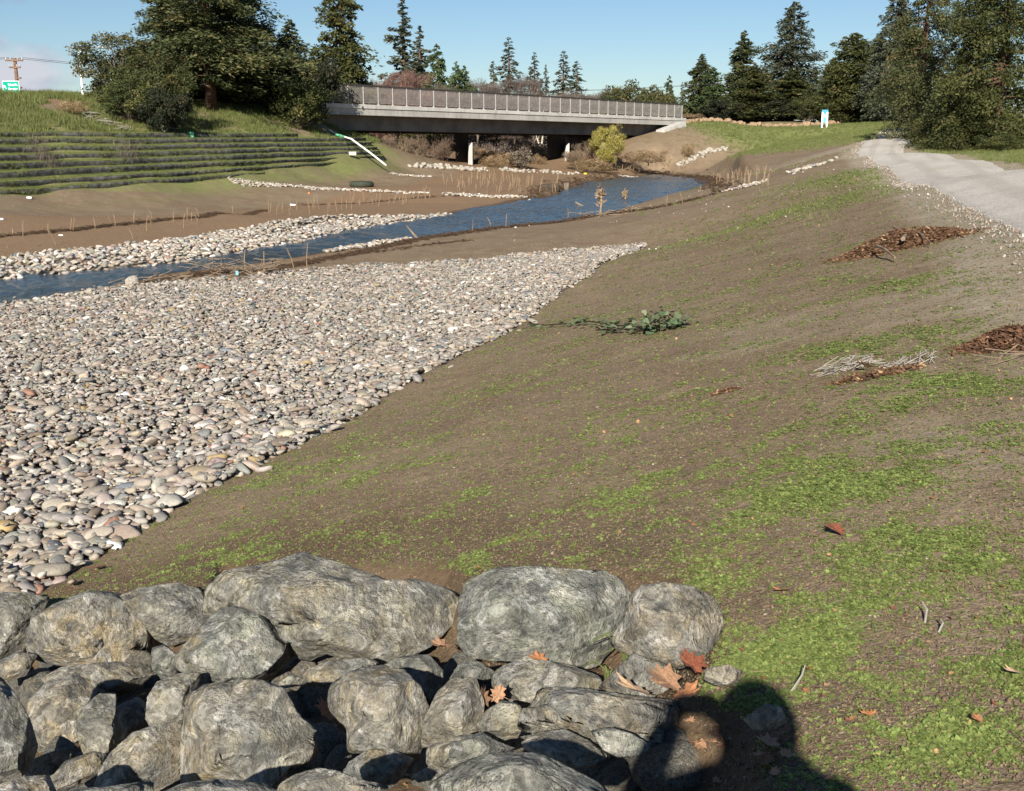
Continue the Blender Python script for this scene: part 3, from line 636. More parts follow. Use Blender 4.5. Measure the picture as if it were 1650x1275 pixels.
def tone_name(c):
    v = sum(c) / 3; rgap = c[0] - c[2]
    if v > .52: return 'white'
    if v < .17: return 'dark slate grey'
    if c[0] - c[1] > .055: return 'pinkish brown'
    if rgap > .115: return 'warm tan'
    return 'pale grey' if v > .30 else 'mid grey'
BASE0 = [PZ(a, b, 0) for a, b in ((60, 965), (180, 880), (450, 730), (600, 655), (830, 530), (1040, 400))]
def cobbles():
    r = np.random.default_rng(5); P = []; S = []
    for sp_, lo, hi, lift in ((.09, .034, .07, -.012), (.102, .036, .084, .016), (.30, .06, .112, .026), (.10, .015, .038, .042)):
        X, Y, s = poly_points(GRAVEL, sp_, r); k = in_view(X, Y, 1.5); X, Y, s = X[k], Y[k], s[k]
        sz = lo + (hi - lo) * r.beta(1.6, 2.6, len(X)); sz = sz * (1 + .18 * smooth(12, 7, Y))
        z = height(X, Y) + .05 + lift + (.02 * r.uniform(-1, 1, len(X)))
        z = z - .05 * smooth(-.1, 0, s)
        P.append(np.c_[X, Y, z]); S.append(sz)
    P = np.concatenate(P); S = np.concatenate(S); n = len(P)
    rot = np.c_[r.normal(0, .25, n), r.normal(0, .25, n), r.uniform(0, 6.28, n)]
    C = cob_cols(n, r); scl = S[:, None] * r.uniform(.85, 1.15, (n, 3)); ix = r.integers(0, 12, n)
    # the largest in the picture become things of their own
    app = S / np.sqrt(P[:, 1] ** 2 + P[:, 0] ** 2 + 6) + .0; vis = (np.abs(P[:, 0] / (P[:, 1] + .01)) < .44) & (P[:, 2] > height(P[:, 0], P[:, 1]) + .055)
    px_ok = vis & (sdist(GRAVEL, P[:, 0], P[:, 1]) < -.06)
    sel = np.argsort(np.where(px_ok, -app, 1e9))[:270]
    keep = np.ones(n, bool); keep[sel] = False
    for j in sel:
        o = bpy.data.objects.new('cobble', CPROTO1[j % 8]); COL.objects.link(o)
        o.location = P[j] + np.array([0, 0, .012]); o.rotation_euler = rot[j]; o.scale = scl[j] * 1.08; o['col'] = [float(v) for v in C[j]] + [1.0]
        p_ = P[j]; e_ = sdist(GRAVEL, p_[:1], p_[1:2])[0]
        where = 'at the bare soil edge of the stone bed' if ldist(BASE0, p_[:1], p_[1:2])[0] < .45 else ('at the left edge of the picture' if p_[0] / p_[1] < -.40 else ('close behind the boulders' if p_[1] < 8.2 else ('in the near middle of the stone bed' if p_[1] < 10.5 else 'in the far middle of the stone bed')))
        tn = tone_name(C[j]); tag(o, '%s rounded cobble %s' % (tn, where), 'cobble', '%s larger cobbles %s' % (tn, where))
    gn_scatter('river_cobbles', P[keep], rot[keep], scl[keep], ix[keep], CPROTO, C[keep])
    return n
print('cobbles', cobbles())
SPECIAL = [(185, 870, .085, (.80, .79, .76), 'bright white cobble at the stone bed edge just above the boulders'), (320, 767, .125, (.36, .29, .20), 'big round tan cobble near the lower edge of the stone bed'),
           (352, 752, .12, (.38, .28, .27), 'pinkish cobble leaning beside the big round tan one'), (255, 785, .11, (.40, .39, .33), 'pale olive cobble left of the big round tan cobble'),
           (205, 790, .10, (.20, .22, .25), 'blue grey slab shaped cobble near the edge of the stone bed'), (410, 662, .085, (.82, .82, .80), 'upright white cobble in the middle of the stone bed'),
           (203, 637, .08, (.75, .75, .72), 'white cobble on the left of the stone bed'), (187, 817, .10, (.52, .51, .45), 'pale egg shaped cobble near the stone bed edge'),
           (426, 748, .08, (.44, .38, .35), 'last cobble at the edge of the stone bed beside bare soil'), (10, 850, .10, (.50, .36, .18), 'orange tan cobble at the left end of the stone bed'), (365, 568, .11, (.22, .24, .26), 'dark slate cobble lying among pale ones'), (525, 600, .11, (.19, .22, .24), 'dark blue grey cobble right of the middle of the stone bed'), (333, 598, .09, (.40, .19, .13), 'rust red cobble in the stone bed')]
for i, (px, py, s, c, lb) in enumerate(SPECIAL):
    q = G(px, py, .06); o = bpy.data.objects.new('cobble', CPROTO1[i % 8]); COL.objects.link(o)
    o.location = (q[0], q[1], hz(q[0], q[1]) + s * (.25 if sdist(GRAVEL, q[:1], q[1:2])[0] > -.15 else .75)); o.rotation_euler = (rnd.uniform(-.3, .3), rnd.uniform(-.3, .3), rnd.uniform(0, 6)); o.scale = (s, s * 1.05, s * 1.15); o['col'] = list(c) + [1.0]
    tag(o, lb, 'cobble', 'distinct cobbles of the stone bed')

def strip_gravel(name, poly, sp_, lo, hi, r, off=.03, bright=1.15):
    X, Y, s = poly_points(poly, sp_, r); k = sdist(WATER, X, Y) > (-.12 if name == 'bank_cobbles' else -9); X, Y = X[k], Y[k]; n = len(X); sz = lo + (hi - lo) * r.beta(1.6, 2.4, n)
    z = height(X, Y) + off + .02 * r.uniform(-1, 1, n); z = np.maximum(z, WZ - .01)
    gn_scatter(name, np.c_[X, Y, z], np.c_[r.normal(0, .3, n), r.normal(0, .3, n), r.uniform(0, 6.28, n)], sz[:, None] * r.uniform(.85, 1.15, (n, 3)), r.integers(0, 12, n), CPROTO, np.clip(cob_cols(n, r) * bright, 0, .8))
rg = np.random.default_rng(19)
strip_gravel('bank_cobbles', LGRAV, .15, .06, .12, rg)
strip_gravel('gravel_bar', BAR, .14, .06, .11, rg, .05)
def line_poly(pts, wd):
    A = [np.array(p[:2]) for p in pts]; L, Rr = [], []
    for i, p in enumerate(A):
        t = A[min(i + 1, len(A) - 1)] - A[max(i - 1, 0)]; t = t / np.linalg.norm(t); nn = np.array([-t[1], t[0]])
        L.append(p + nn * wd[i] / 2); Rr.append(p - nn * wd[i] / 2)
    return L + Rr[::-1]
STONELINES = [('stone_line', [(370, 294), (420, 298), (480, 301), (560, 307), (640, 311), (692, 312)], [1.0, .9, .7, .55, .5, .4]),
              ('stone_line', [(716, 313), (760, 316), (800, 318), (852, 320)], [.6, .9, 1.0, .7]),
              ('stone_line', [(626, 280), (660, 284), (695, 286)], [.5, 1.0, .4]),
              ('stone_line', [(1000, 284), (1015, 287), (1024, 288)], [.7, .9, .6]),
              ('stone_line', [(1176, 307), (1210, 300), (1222, 295)], [.8, 1.1, .5]),
              ('stone_line', [(1275, 279), (1300, 272), (1318, 267)], [.5, .7, .4])]
for nm, pts, wd in STONELINES:
    strip_gravel(nm, line_poly([G(a, b) for a, b in pts], wd), .15, .07, .12, rg, .04, 1.3)

# ------------------------------------------------------------------ boulders of the rock sill
def poly_r(O, c):
    O = np.array(O, float) - c; th = np.arctan2(O[:, 1], O[:, 0]); n = len(O)
    def f(t):
        out = np.zeros_like(t); cs, sn = np.cos(t), np.sin(t); best = np.zeros_like(t)
        for i in range(n):
            a, b = O[i], O[(i + 1) % n]; e = b - a
            den = cs * e[1] - sn * e[0]; den = np.where(np.abs(den) < 1e-9, 1e-9, den)
            rr = (a[0] * e[1] - a[1] * e[0]) / den; ss = np.where(np.abs(e[0]) > np.abs(e[1]), (rr * cs - a[0]) / (e[0] if abs(e[0]) > 1e-9 else 1e-9), (rr * sn - a[1]) / (e[1] if abs(e[1]) > 1e-9 else 1e-9))
            ok = (rr > 0) & (ss >= -1e-6) & (ss <= 1 + 1e-6); best = np.where(ok & (rr > best), rr, best)
        return best
    return f
def boulder(outline, label, off=.10, thick=.62, seed=0, sub=5, tone=None, name='boulder', group='boulders of the rock sill', grow=1.10):
    O = np.array(outline, float); c = np.array([(O[:, 0].min() + O[:, 0].max()) / 2, (O[:, 1].min() + O[:, 1].max()) / 2]) * .5 + O.mean(0) * .5
    q = G(c[0], c[1], off + .17); d = q - EYE; t = d / np.linalg.norm(d); dep = float(d @ np.array([0, CPt, -SPt])); pm = dep / F
    O2 = np.c_[O[:, 0] - c[0], -(O[:, 1] - c[1])] * pm * grow; rf = poly_r(O2, np.zeros(2))
    V, Fs = ICO[sub]; th = np.arctan2(V[:, 1], V[:, 0]); tb = np.linspace(-np.pi, np.pi, 361); rb = rf(tb)
    ker = np.exp(-np.linspace(-1.8, 1.8, 7) ** 2); ker /= ker.sum(); rb = np.convolve(np.r_[rb[-4:-1], rb, rb[1:4]], ker, 'valid')
    Rt = np.interp(th, tb, rb); rho = np.sqrt(V[:, 0] ** 2 + V[:, 1] ** 2) + 1e-9
    T = thick * np.sqrt(np.mean(rb ** 2)); s = np.clip(rho, 0, 1) ** .54
    Pl = np.c_[V[:, 0] / rho * Rt * s, V[:, 1] / rho * Rt * s, np.sign(V[:, 2]) * np.abs(V[:, 2]) ** .75 * T]
    r = np.random.default_rng(seed + 100)
    for _ in range(10):                                      # broken faces
        n = r.normal(size=3); n[2] = abs(n[2]) * 1.0 + .1; n /= np.linalg.norm(n); dd = Pl @ n; mx_ = dd.max(); cut = mx_ * r.uniform(.50, .84)
        Pl = Pl - np.outer(np.maximum(0, dd - cut) * 1.0, n)
    L = math.sqrt(T * np.mean(rb)); nn = Pl / (np.linalg.norm(Pl, axis=1)[:, None] + 1e-9)
    U = Pl / L
    n1_ = nz3(U, 1.3, seed); n2_ = nz3(U, 3.3, seed + 50); n3_ = nz3(U, 8, seed + 90); n4_ = nz3(U, 19, seed + 70)
    rid = 1 - np.abs(nz3(U * np.array([1, 1, .6]), 2.1, seed + 30)) * 2
    Pl = Pl + nn * (L * (.022 * n1_ + .022 * n2_ + .024 * n3_ + .014 * n4_ + .05 * np.minimum(0, rid - .55) - .05 * np.maximum(0, .10 - np.abs(n2_ - .1)) * 6))[:, None]
    t2 = np.arctan2(Pl[:, 1], Pl[:, 0]); r2_ = np.hypot(Pl[:, 0], Pl[:, 1]); bi = ((t2 + np.pi) / (2 * np.pi) * 90).astype(int) % 90; mxr = np.zeros(90); np.maximum.at(mxr, bi, r2_)
    k5 = np.array([.05, .2, .5, .2, .05]); mxs = np.convolve(np.r_[mxr[-2:], mxr, mxr[:2]], k5, 'valid'); tc_ = (np.arange(90) + .5) / 90 * 2 * np.pi - np.pi
    ratio = np.interp(tc_, tb, rb) / mxs; rat = np.interp(t2, np.r_[tc_[-1] - 2 * np.pi, tc_, tc_[0] + 2 * np.pi], np.r_[ratio[-1], ratio, ratio[0]]); Pl[:, :2] *= rat[:, None]
    rgt = np.cross(t, [0, 0, 1.]); rgt /= np.linalg.norm(rgt); up = np.cross(rgt, t)
    W = Pl[:, :1] * rgt + Pl[:, 1:2] * up + Pl[:, 2:3] * (-t)
    o = link(name, mesh_np(name, W, Fs, True), M['rock'], loc=q); tag(o, label, 'boulder', group); return o
def c5(L): return [(a / 2.012, b / 2.012 + 880) for a, b in L]
def c6(L): return [(a / 2.5 + 740, b / 2.5 + 880) for a, b in L]
BL = [
 (c5([(695, 215), (698, 110), (770, 65), (860, 50), (1000, 32), (1080, 55), (1190, 100), (1240, 125), (1330, 125), (1440, 165), (1480, 190), (1450, 260), (1380, 330), (1300, 365), (1220, 380), (1130, 365), (1060, 335), (1000, 355), (950, 330), (900, 260), (800, 210)]), 'longest boulder of the rock row, grey green with a pointed right end', .17, .55),
 (c6([(25, 215), (50, 150), (150, 110), (270, 98), (420, 105), (560, 110), (640, 140), (690, 205), (680, 270), (640, 360), (590, 420), (540, 470), (430, 480), (300, 455), (180, 450), (80, 440), (25, 390)]), 'pale block shaped boulder with white veins at the back of the rock row', .13, .6),
 (c6([(700, 215), (740, 180), (830, 163), (920, 170), (1010, 205), (1045, 260), (1040, 340), (1010, 400), (960, 450), (890, 480), (800, 460), (700, 440), (620, 400), (640, 360), (680, 300)]), 'boulder at the right end of the row touching the pale block', .12, .55),
 (c5([(110, 280), (130, 220), (200, 180), (300, 155), (380, 170), (450, 210), (490, 270), (500, 330), (490, 380), (400, 390), (270, 385), (170, 350), (120, 325)]), 'broad grey boulder with a white chip on its front', .1, .6),
 (c5([(380, 160), (460, 135), (580, 132), (640, 160), (668, 205), (650, 260), (600, 310), (540, 320), (500, 290), (470, 240), (430, 200)]), 'whitish boulder tucked behind the broad grey one', .08, .55),
 (c5([(-90, 190), (0, 155), (80, 165), (150, 195), (120, 250), (105, 310), (60, 350), (0, 360), (-90, 350)]), 'boulder cut by the left edge at the back of the rock row', .08, .6),
 (c5([(575, 350), (610, 310), (660, 260), (720, 210), (800, 205), (860, 220), (900, 280), (940, 340), (920, 390), (880, 430), (820, 450), (750, 445), (660, 445), (630, 410)]), 'brown stained domed boulder in front of the longest one', .16, .7),
 (c5([(602, 680), (612, 560), (630, 470), (680, 445), (760, 445), (860, 460), (920, 490), (950, 560), (1000, 620), (1020, 690), (980, 720), (915, 725), (900, 775), (820, 775), (700, 755), (600, 750)]), 'tall slab faced boulder in the middle of the front rocks', .22, .7),
 (c5([(1075, 520), (1080, 450), (1150, 410), (1240, 400), (1310, 420), (1360, 480), (1380, 540), (1365, 620), (1345, 690), (1260, 665), (1200, 660), (1130, 650), (1130, 580)]), 'upright tan faced boulder beside the deep dark gap', .18, .7),
 (c5([(310, 780), (330, 720), (370, 660), (440, 610), (520, 595), (600, 600), (612, 680), (605, 755), (500, 790), (400, 800)]), 'smooth grey boulder leaning against the tall slab faced one', .12, .6),
 (c5([(480, 540), (490, 480), (520, 440), (580, 425), (650, 430), (630, 500), (615, 570), (560, 590), (500, 590)]), 'squarish boulder behind the tall slab faced one', .1, .6),
 (c5([(255, 570), (280, 520), (330, 490), (380, 500), (372, 560), (400, 610), (380, 660), (330, 690), (280, 680), (265, 630)]), 'small yellowish boulder beside the large shadow on the left', .12, .6),
 (c5([(105, 560), (110, 490), (170, 440), (240, 430), (290, 450), (310, 490), (270, 560), (250, 620), (180, 660), (120, 640)]), 'boulder sunk in deep shade on the left', -.02, .6),
 (c5([(-60, 430), (20, 430), (60, 500), (90, 580), (105, 660), (80, 720), (20, 755), (-60, 760)]), 'tall rounded boulder cut by the left edge at the front', .25, .8),
 (c5([(160, 400), (220, 378), (320, 383), (420, 395), (490, 420), (475, 450), (400, 490), (350, 490), (310, 450), (230, 440), (180, 435)]), 'low flat boulder under the broad grey one', .03, .5),
 (c5([(1115, 735), (1140, 695), (1200, 665), (1260, 668), (1335, 700), (1300, 750), (1260, 780), (1180, 770)]), 'half shaded boulder below the upright tan one', .06, .6),
 (c5([(1370, 640), (1380, 560), (1420, 480), (1470, 440), (1540, 440), (1565, 520), (1550, 600), (1480, 622), (1390, 638)]), 'grey wedge boulder right of the upright tan one', .12, .65),
 (c5([(1390, 650), (1500, 617), (1580, 620), (1625, 650), (1560, 700), (1470, 725), (1390, 705)]), 'low boulder under the grey wedge', .10, .6),
 (c5([(1460, 430), (1490, 385), (1550, 378), (1600, 410), (1590, 440), (1530, 450)]), 'small boulder under the pale block', .04, .6),
 (c5([(1240, 395), (1300, 365), (1390, 362), (1430, 410), (1435, 470), (1400, 540), (1375, 480), (1310, 420)]), 'boulder behind the upright tan one', .06, .6),
 (c5([(985, 400), (1060, 375), (1180, 370), (1235, 395), (1160, 412), (1085, 447), (1000, 442)]), 'brown flat boulder under the longest one', .03, .5),
 (c5([(905, 440), (945, 418), (985, 430), (980, 452), (920, 458)]), 'fist sized pale stone beside the dark gap', .05, .8),
 (c5([(915, 765), (960, 735), (1040, 722), (1100, 738), (1160, 765), (1250, 795), (1200, 840), (920, 840)]), 'boulder at the bottom edge under the dark gap', .12, .6),
 (c5([(150, 760), (220, 695), (300, 683), (340, 700), (315, 750), (250, 775), (170, 790)]), 'small half shaded boulder near the bottom left', .08, .6),
 (c5([(480, 800), (600, 762), (700, 765), (860, 800), (900, 850), (700, 880), (480, 870)]), 'boulder at the bottom edge below the tall slab faced one', .12, .6),
 (c6([(75, 720), (110, 670), (170, 630), (230, 640), (275, 690), (230, 765), (180, 775), (100, 750)]), 'small whitish stone with a dark right side', .12, .75),
 (c6([(255, 720), (330, 590), (450, 583), (600, 598), (750, 613), (880, 620), (870, 700), (835, 780), (760, 805), (600, 795), (480, 765), (380, 745), (270, 775)]), 'wide dark slab touched by the photographer shadow', .12, .5),
 (c6([(135, 520), (220, 478), (330, 468), (440, 483), (545, 520), (565, 585), (480, 595), (340, 590), (310, 640), (220, 640), (150, 580)]), 'greenish boulder directly under the pale block', .06, .5),
 (c6([(570, 575), (640, 500), (700, 440), (790, 443), (865, 490), (845, 560), (770, 602), (640, 598)]), 'boulder half covered by brown maple leaves', .05, .5),
 (c6([(-110, 960), (0, 890), (80, 860), (190, 838), (320, 848), (440, 900), (545, 950), (600, 1010), (500, 1080), (-60, 1080)]), 'largest boulder at the bottom edge with a rounded top', .18, .6),
 (c6([(255, 805), (330, 758), (430, 748), (520, 788), (600, 840), (560, 880), (440, 885), (320, 855)]), 'long boulder between the wide dark slab and the bottom edge', .12, .55),
 (c6([(-40, 790), (90, 758), (145, 790), (225, 820), (150, 845), (60, 865), (-60, 890)]), 'small flat boulder left of the long one', .10, .6),
 (c6([(535, 755), (620, 738), (700, 758), (765, 800), (720, 835), (640, 845), (585, 822)]), 'small stone at the edge of the photographer shadow', .10, .6),
 (c6([(1150, 705), (1235, 640), (1290, 648), (1315, 700), (1255, 735), (1190, 740)]), 'half buried stone under the shadow of the head', .02, .5),
 (c5([(-20, 375), (60, 348), (115, 370), (75, 425), (-20, 435)]), 'small stone at the left edge between two boulders', .05, .6),
 (c5([(500, 330), (540, 325), (580, 370), (562, 425), (530, 435), (498, 392)]), 'greenish stone wedged beside the brown stained boulder', .05, .7),
 (c5([(372, 520), (450, 498), (485, 540), (472, 585), (420, 605), (372, 570)]), 'small boulder right of the yellowish one', .05, .6),
 (c5([(85, 690), (150, 675), (215, 668), (235, 695), (165, 745), (95, 745)]), 'small stone in the shaded gap on the left', .0, .6),
 (c5([(-40, 775), (60, 755), (150, 768), (170, 830), (100, 870), (-40, 870)]), 'boulder in the bottom left corner', .10, .6),
 (c5([(1330, 740), (1400, 715), (1450, 722), (1440, 750), (1360, 762)]), 'thin flat stone near the bottom edge', .06, .6),
 (c5([(155, 830), (250, 775), (330, 790), (480, 800), (470, 880), (160, 880)]), 'boulder at the bottom edge left of the middle', .08, .6),
 (c5([(225, 445), (300, 440), (370, 490), (350, 540), (280, 530)]), 'low stone at the rim of the large shadow', -.02, .6),
 (c5([(250, 350), (290, 315), (330, 310), (332, 330), (300, 360), (262, 362)]), 'white chip of rock lying on the broad grey boulder', .24, .3),
 (c6([(1000, 500), (1080, 480), (1140, 500), (1120, 545), (1040, 560), (990, 540)]), 'crumbly whitish stone beside the brown maple leaves', .03, .5),
]
for i, (ol, lb, off, th) in enumerate(BL):
    wpx = max(p[0] for p in ol) - min(p[0] for p in ol)
    boulder(ol, lb, off, th, seed=i * 3 + 1, sub=5 if wpx > 60 else 4)
# smaller stones filling the gaps deep between the boulders
r_ = np.random.default_rng(77); nf = 0
FILLM = []
for s_ in range(4):
    V, Fs = ICO[3]; r2 = np.random.default_rng(s_ + 500); P = V * np.array([1, .8, .65])
    for _ in range(8):
        n = r2.normal(size=3); n /= np.linalg.norm(n); dd = P @ n; P = P - np.outer(np.maximum(0, dd - dd.max() * .75) * .8, n)
    P = P * (1 + .12 * nz3(P, 2, s_))[:, None]; mm_ = mesh_np('rubble_stone', P, Fs, True); mm_.materials.append(M['rock']); FILLM.append(mm_)
while nf < 110:
    px, py = r_.uniform(-20, 1130), r_.uniform(1000, 1290)
    q = PZ(px, py, .6); 
    if sdist(ROCKZ, np.array([q[0]]), np.array([q[1]]))[0] > -.1: nf += 1; continue
    q = G(px, py, .02); o = bpy.data.objects.new('rubble_stone', FILLM[nf % 4]); COL.objects.link(o); o.location = q
    o.rotation_euler = r_.uniform(0, 6, 3); s = r_.uniform(.06, .15); o.scale = (s, s, s)
    tag(o, 'small dark stone wedged deep in a gap between the boulders', 'stone', 'small stones wedged between the boulders'); nf += 1

# ------------------------------------------------------------------ terraces on the left bank
TEND = [479, 589, 598, 607, 612, 618, 560, 425]
ORD = ['topmost', 'second from the top', 'third from the top', 'fourth from the top', 'fifth from the top', 'third from the bottom', 'second from the bottom', 'lowest']
TREADS = []
def terraces():
    for k in range(8):
        xs = np.linspace(-150, TEND[k], 150); fr, bk, bt = [], [], []
        for j, px in enumerate(xs):
            p = tpoint(k, px); nx = tpoint(k - 1, px) if k > 0 else p + np.array([-.5, .9, .12])
            wob = .05 * (fbm(np.array([j * .12]), np.array([k * 9.]), 1, 3, 2)[0] - .5) * 2
            p = p + np.array([0, -wob, wob * .6])
            gz = hz(p[0], p[1]) - .05
            rh = .20 * float(smooth(TEND[k] + 2, TEND[k] - 60, px)) ** .6 * (.8 + .5 * float(fbm(np.array([px * .03]), np.array([k * 5.]), 1, 3, 8)[0]))
            if k >= 5: rh *= float(np.interp(px, [0, 150, 350, 500, 620], [1, .9, .62, .35, .1]))
            fr.append(p); bk.append(nx + np.array([0, .25, -.28 * (1 if k > 0 else .5)])); bt.append(p + np.array([.02, .05, -max(rh, .02)]))
        fr, bk, bt = map(np.array, (fr, bk, bt)); n = len(xs)
        root = empty('terrace_step', fr[n // 2]); c = fr[n // 2]
        tag(root, '%s black fabric terrace step with a grassy top on the left bank' % ORD[k], 'terrace', 'black fabric terrace steps on the left bank')
        # fabric face: bulging curtain, three rows
        rows = []
        for f, b in ((0, 0), (.2, .06), (.6, .085), (1., .03)):
            nrm = np.array([.35, -.93, 0]); rows.append(fr * (1 - f) + bt * f + nrm * b * (1 + .8 * (fbm(xs * .15, xs * 0 + k * 7 + f, 1, 3, 6)[:, None] - .5)))
        low = rows[-1] + np.array([0, .05, -.25]); rows.append(low)
        V = np.concatenate(rows) - c; ii = np.arange(5 * n).reshape(5, n); Fs = np.stack([ii[:-1, :-1], ii[1:, :-1], ii[1:, 1:], ii[:-1, 1:]], -1).reshape(-1, 4)
        link('fabric_face', mesh_np('fabric_face', V, Fs, True), M['fabric_black'], root)
        nb = 6; f = np.linspace(0, 1, nb)[:, None, None]; T = fr[None] * (1 - f) + bk[None] * f
        T[..., 2] += .03 * np.sin(np.linspace(0, np.pi, nb))[:, None] + .03 * (fbm(T[..., 0], T[..., 1], 1.5, 3, 44) - .5); T[0] = rows[0] + np.array([0, 0, .004])
        V = (T - c).reshape(-1, 3); ii = np.arange(nb * n).reshape(nb, n); Fs = np.stack([ii[:-1, :-1], ii[:-1, 1:], ii[1:, 1:], ii[1:, :-1]], -1).reshape(-1, 4)
        gm = np.clip(.78 + .5 * (fbm(T[..., 0], T[..., 1], .5, 3, 14) - .5), 0, 1).ravel()
        link('grass_top', mesh_np('grass_top', V, Fs, True, {'m1': ('FLOAT_COLOR', np.c_[gm, gm * 0 + .1, gm * 0 + .1, gm * 0 + 1]), 'm2': ('FLOAT_COLOR', np.zeros((len(gm), 4)))}), M['ground'], root)
        TREADS.append(T)
terraces()

# ------------------------------------------------------------------ bridge
BA = np.array([PD(536.8, 166.9, 75)[0], 75.0]); BB = np.array([PD(1099.5, 190.5, 109)[0], 109.0])
ZA = float(PD(536.8, 166.9, 75)[2]); ZB = float(PD(1099.5, 190.5, 109)[2])
BL_ = float(np.linalg.norm(BB - BA)); BD = (BB - BA) / BL_; BN = np.array([-BD[1], BD[0]])    # BN points away from the camera
def bp(s, o, z): q = BA + BD * s + BN * o; return Vector((q[0], q[1], z + ZA + (ZB - ZA) * s / BL_))
def bbox_(mb, s0, s1, o0, o1, z0, z1):
    V = [bp(s, o, z) for s in (s0, s1) for o in (o0, o1) for z in (z0, z1)]
    mb.add([v - BORG for v in V], [(0, 1, 3, 2), (4, 6, 7, 5), (0, 4, 5, 1), (2, 3, 7, 6), (0, 2, 6, 4), (1, 5, 7, 3)])
BORG = Vector((float(BA[0]), float(BA[1]), 0.0))
def bridge():
    root = empty('road_bridge', BORG); tag(root, 'concrete road bridge with mesh railing crossing over the stream', 'bridge')
    mb = MB(); bbox_(mb, -3, BL_ + 1.2, .25, 13.5, -.42, -.10); mb.build('deck', M['concrete'], root)
    mb = MB(); bbox_(mb, -3, BL_ + .6, -.06, .28, -.24, .02); mb.build('kerb_beam', M['concrete_pale'], root)
    mb = MB(); bbox_(mb, -3.4, BL_ + .5, 0, .25, -.62, -.243); bbox_(mb, -3.4, BL_ + .5, -.05, .0, -.68, -.60); mb.build('fascia', M['concrete'], root)
    mb = MB(); bbox_(mb, -3, BL_ - 1.5, 1.0, 12.6, -1.66, -.423); mb.build('girder', M['concrete_shaded'], root)  # darker concrete puts the shade under the overhang into the girder colour
    n = 33; sp_ = BL_ / (n - 1)
    pm = MB(); pm.box((0, 0, .60), (.06, .06, 1.2)); pm.box((0, 0, .012), (.16, .16, .024)); pme = mesh_any('railing_post', pm.V, pm.F); pme.materials.append(M['galv'])
    wm = MB(); k = 15
    for i in range(k): wm.box(((i + .5) * sp_ / k - 0, 0, .60), (.026, .02, 1.06))
    for z in (.10, .32, .54, .76, .98): wm.box((sp_ / 2, .018, z), (sp_ - .09, .014, .02))
    wme = mesh_any('mesh_panel', wm.V, wm.F); wme.materials.append(M['wire'])
    ang = math.atan2(BD[1], BD[0])
    for i in range(n):
        o = link('railing_post', pme, parent=root); o.location = bp(i * sp_, .06, .02) - BORG; o.rotation_euler = (0, 0, ang)
        if i < n - 1: o = link('mesh_panel', wme, parent=root); o.location = bp(i * sp_, .06, .04) - BORG; o.rotation_euler = (0, math.asin((ZA - ZB) / BL_), ang)
    mb = MB(); bbox_(mb, -.05, BL_ + .05, .02, .10, 1.19, 1.30); mb.build('top_rail', M['dark_rail'], root)
    for (px, pxr, soff, s_lit_wedge) in ((733.5, 754.5, 3.2, 754.5), (882, 911, 3.2, 911)):
        # wall pier set back under the deck
        def along(px, o):                                    # s where the ray column px meets offset line o
            dx = ray(px, 225); k_ = dx[0] / dx[1]; q = BA + BN * o
            return (k_ * q[1] - q[0]) / (BD[0] - k_ * BD[1])
        s0, s1 = along(px, soff), along(pxr, soff)
        p0, p1 = bp(s0, soff, 0), bp(s1, soff, 0); dr = Vector((p1.x - p0.x, p1.y - p0.y, 0)); dv = Vector((p0.x, p0.y, 0)).normalized() * 7
        zt = ZA + (ZB - ZA) * s0 / BL_ - 1.663
        b0 = Vector((p0.x, p0.y, 0)); b1 = Vector((p0.x, p0.y, 0)) + Vector((dr.length, 0, 0)) if False else Vector((p1.x, p1.y, 0))
        V = [b0, b1, b1 + dv, b0 + dv]; V = [Vector((v.x, v.y, z)) - BORG for z in (-.3, zt) for v in V]
        mb = MB(); mb.add(V, [(0, 3, 2, 1), (4, 5, 6, 7), (0, 1, 5, 4), (1, 2, 6, 5), (2, 3, 7, 6), (3, 0, 4, 7)]); mb.build('pier', M['concrete_pier_shade'], root)  # near-black colour holds the deck's shade even where sun reaches the pier
        # pale tapered wedge added in the shape of the sunlit pier end
        so_ = 1.6; sn = along(s_lit_wedge + 3.0, so_); q = bp(sn, so_, 0); wd = 7.0 / F * q.y / 1.0
        zt2 = zt - .75; gz = hz(q.x, q.y) - .3
        V = []
        for z, a, b in ((gz, -.5, .5), (gz + (zt2 - gz) * .6, -.42, .5), (gz + (zt2 - gz) * .88, -.2, .5), (zt2, .3, .5)):
            for (u, v) in ((a, 0), (b, 0), (b, 2.6), (a, 2.6)): V.append(Vector((q.x + u * wd, q.y + v, z)) - BORG)
        mb = MB(); mb.add(V, [(3, 2, 1, 0), (12, 13, 14, 15)] + [(4 * i + j, 4 * i + (j + 1) % 4, 4 * i + 4 + (j + 1) % 4, 4 * i + 4 + j) for i in range(3) for j in range(4)])
        mb.build('pier_lit_wedge', M['concrete_pale'], root)
    # abutments, in the girder's shade-darkened concrete
    mb = MB(); bbox_(mb, -4, -.0, 1.2, 13, -6.5, -.425); mb.build('abutment', M['concrete_shaded'], root)
    mb = MB(); bbox_(mb, BL_ - 1.5, BL_ + 2, 1.2, 13, -6.0, -.425); mb.build('abutment', M['concrete_shaded'], root)
    # paved slope edge at the right abutment
    a = PD(1099, 200, 108.2); b = PD(1064, 214, 105.5)
    mb = MB(); mb.bar(Vector(a) - BORG, Vector(b) - BORG, .9, .5); mb.build('slope_paving', M['concrete_pale'], root)
bridge()
mb = MB()
for s0, s1 in ((-70, -4), (BL_ + 2, BL_ + 90)):
    q = [bp(s, o, -.02) for s in (s0, s1) for o in (2.5, 13)]
    q = [Vector((v.x, v.y, max(v.z, 4.95) if True else v.z)) for v in q]
    mb.add(q, [(0, 1, 3, 2)])
tag(mb.build('road', M['asphalt']), kind='structure')

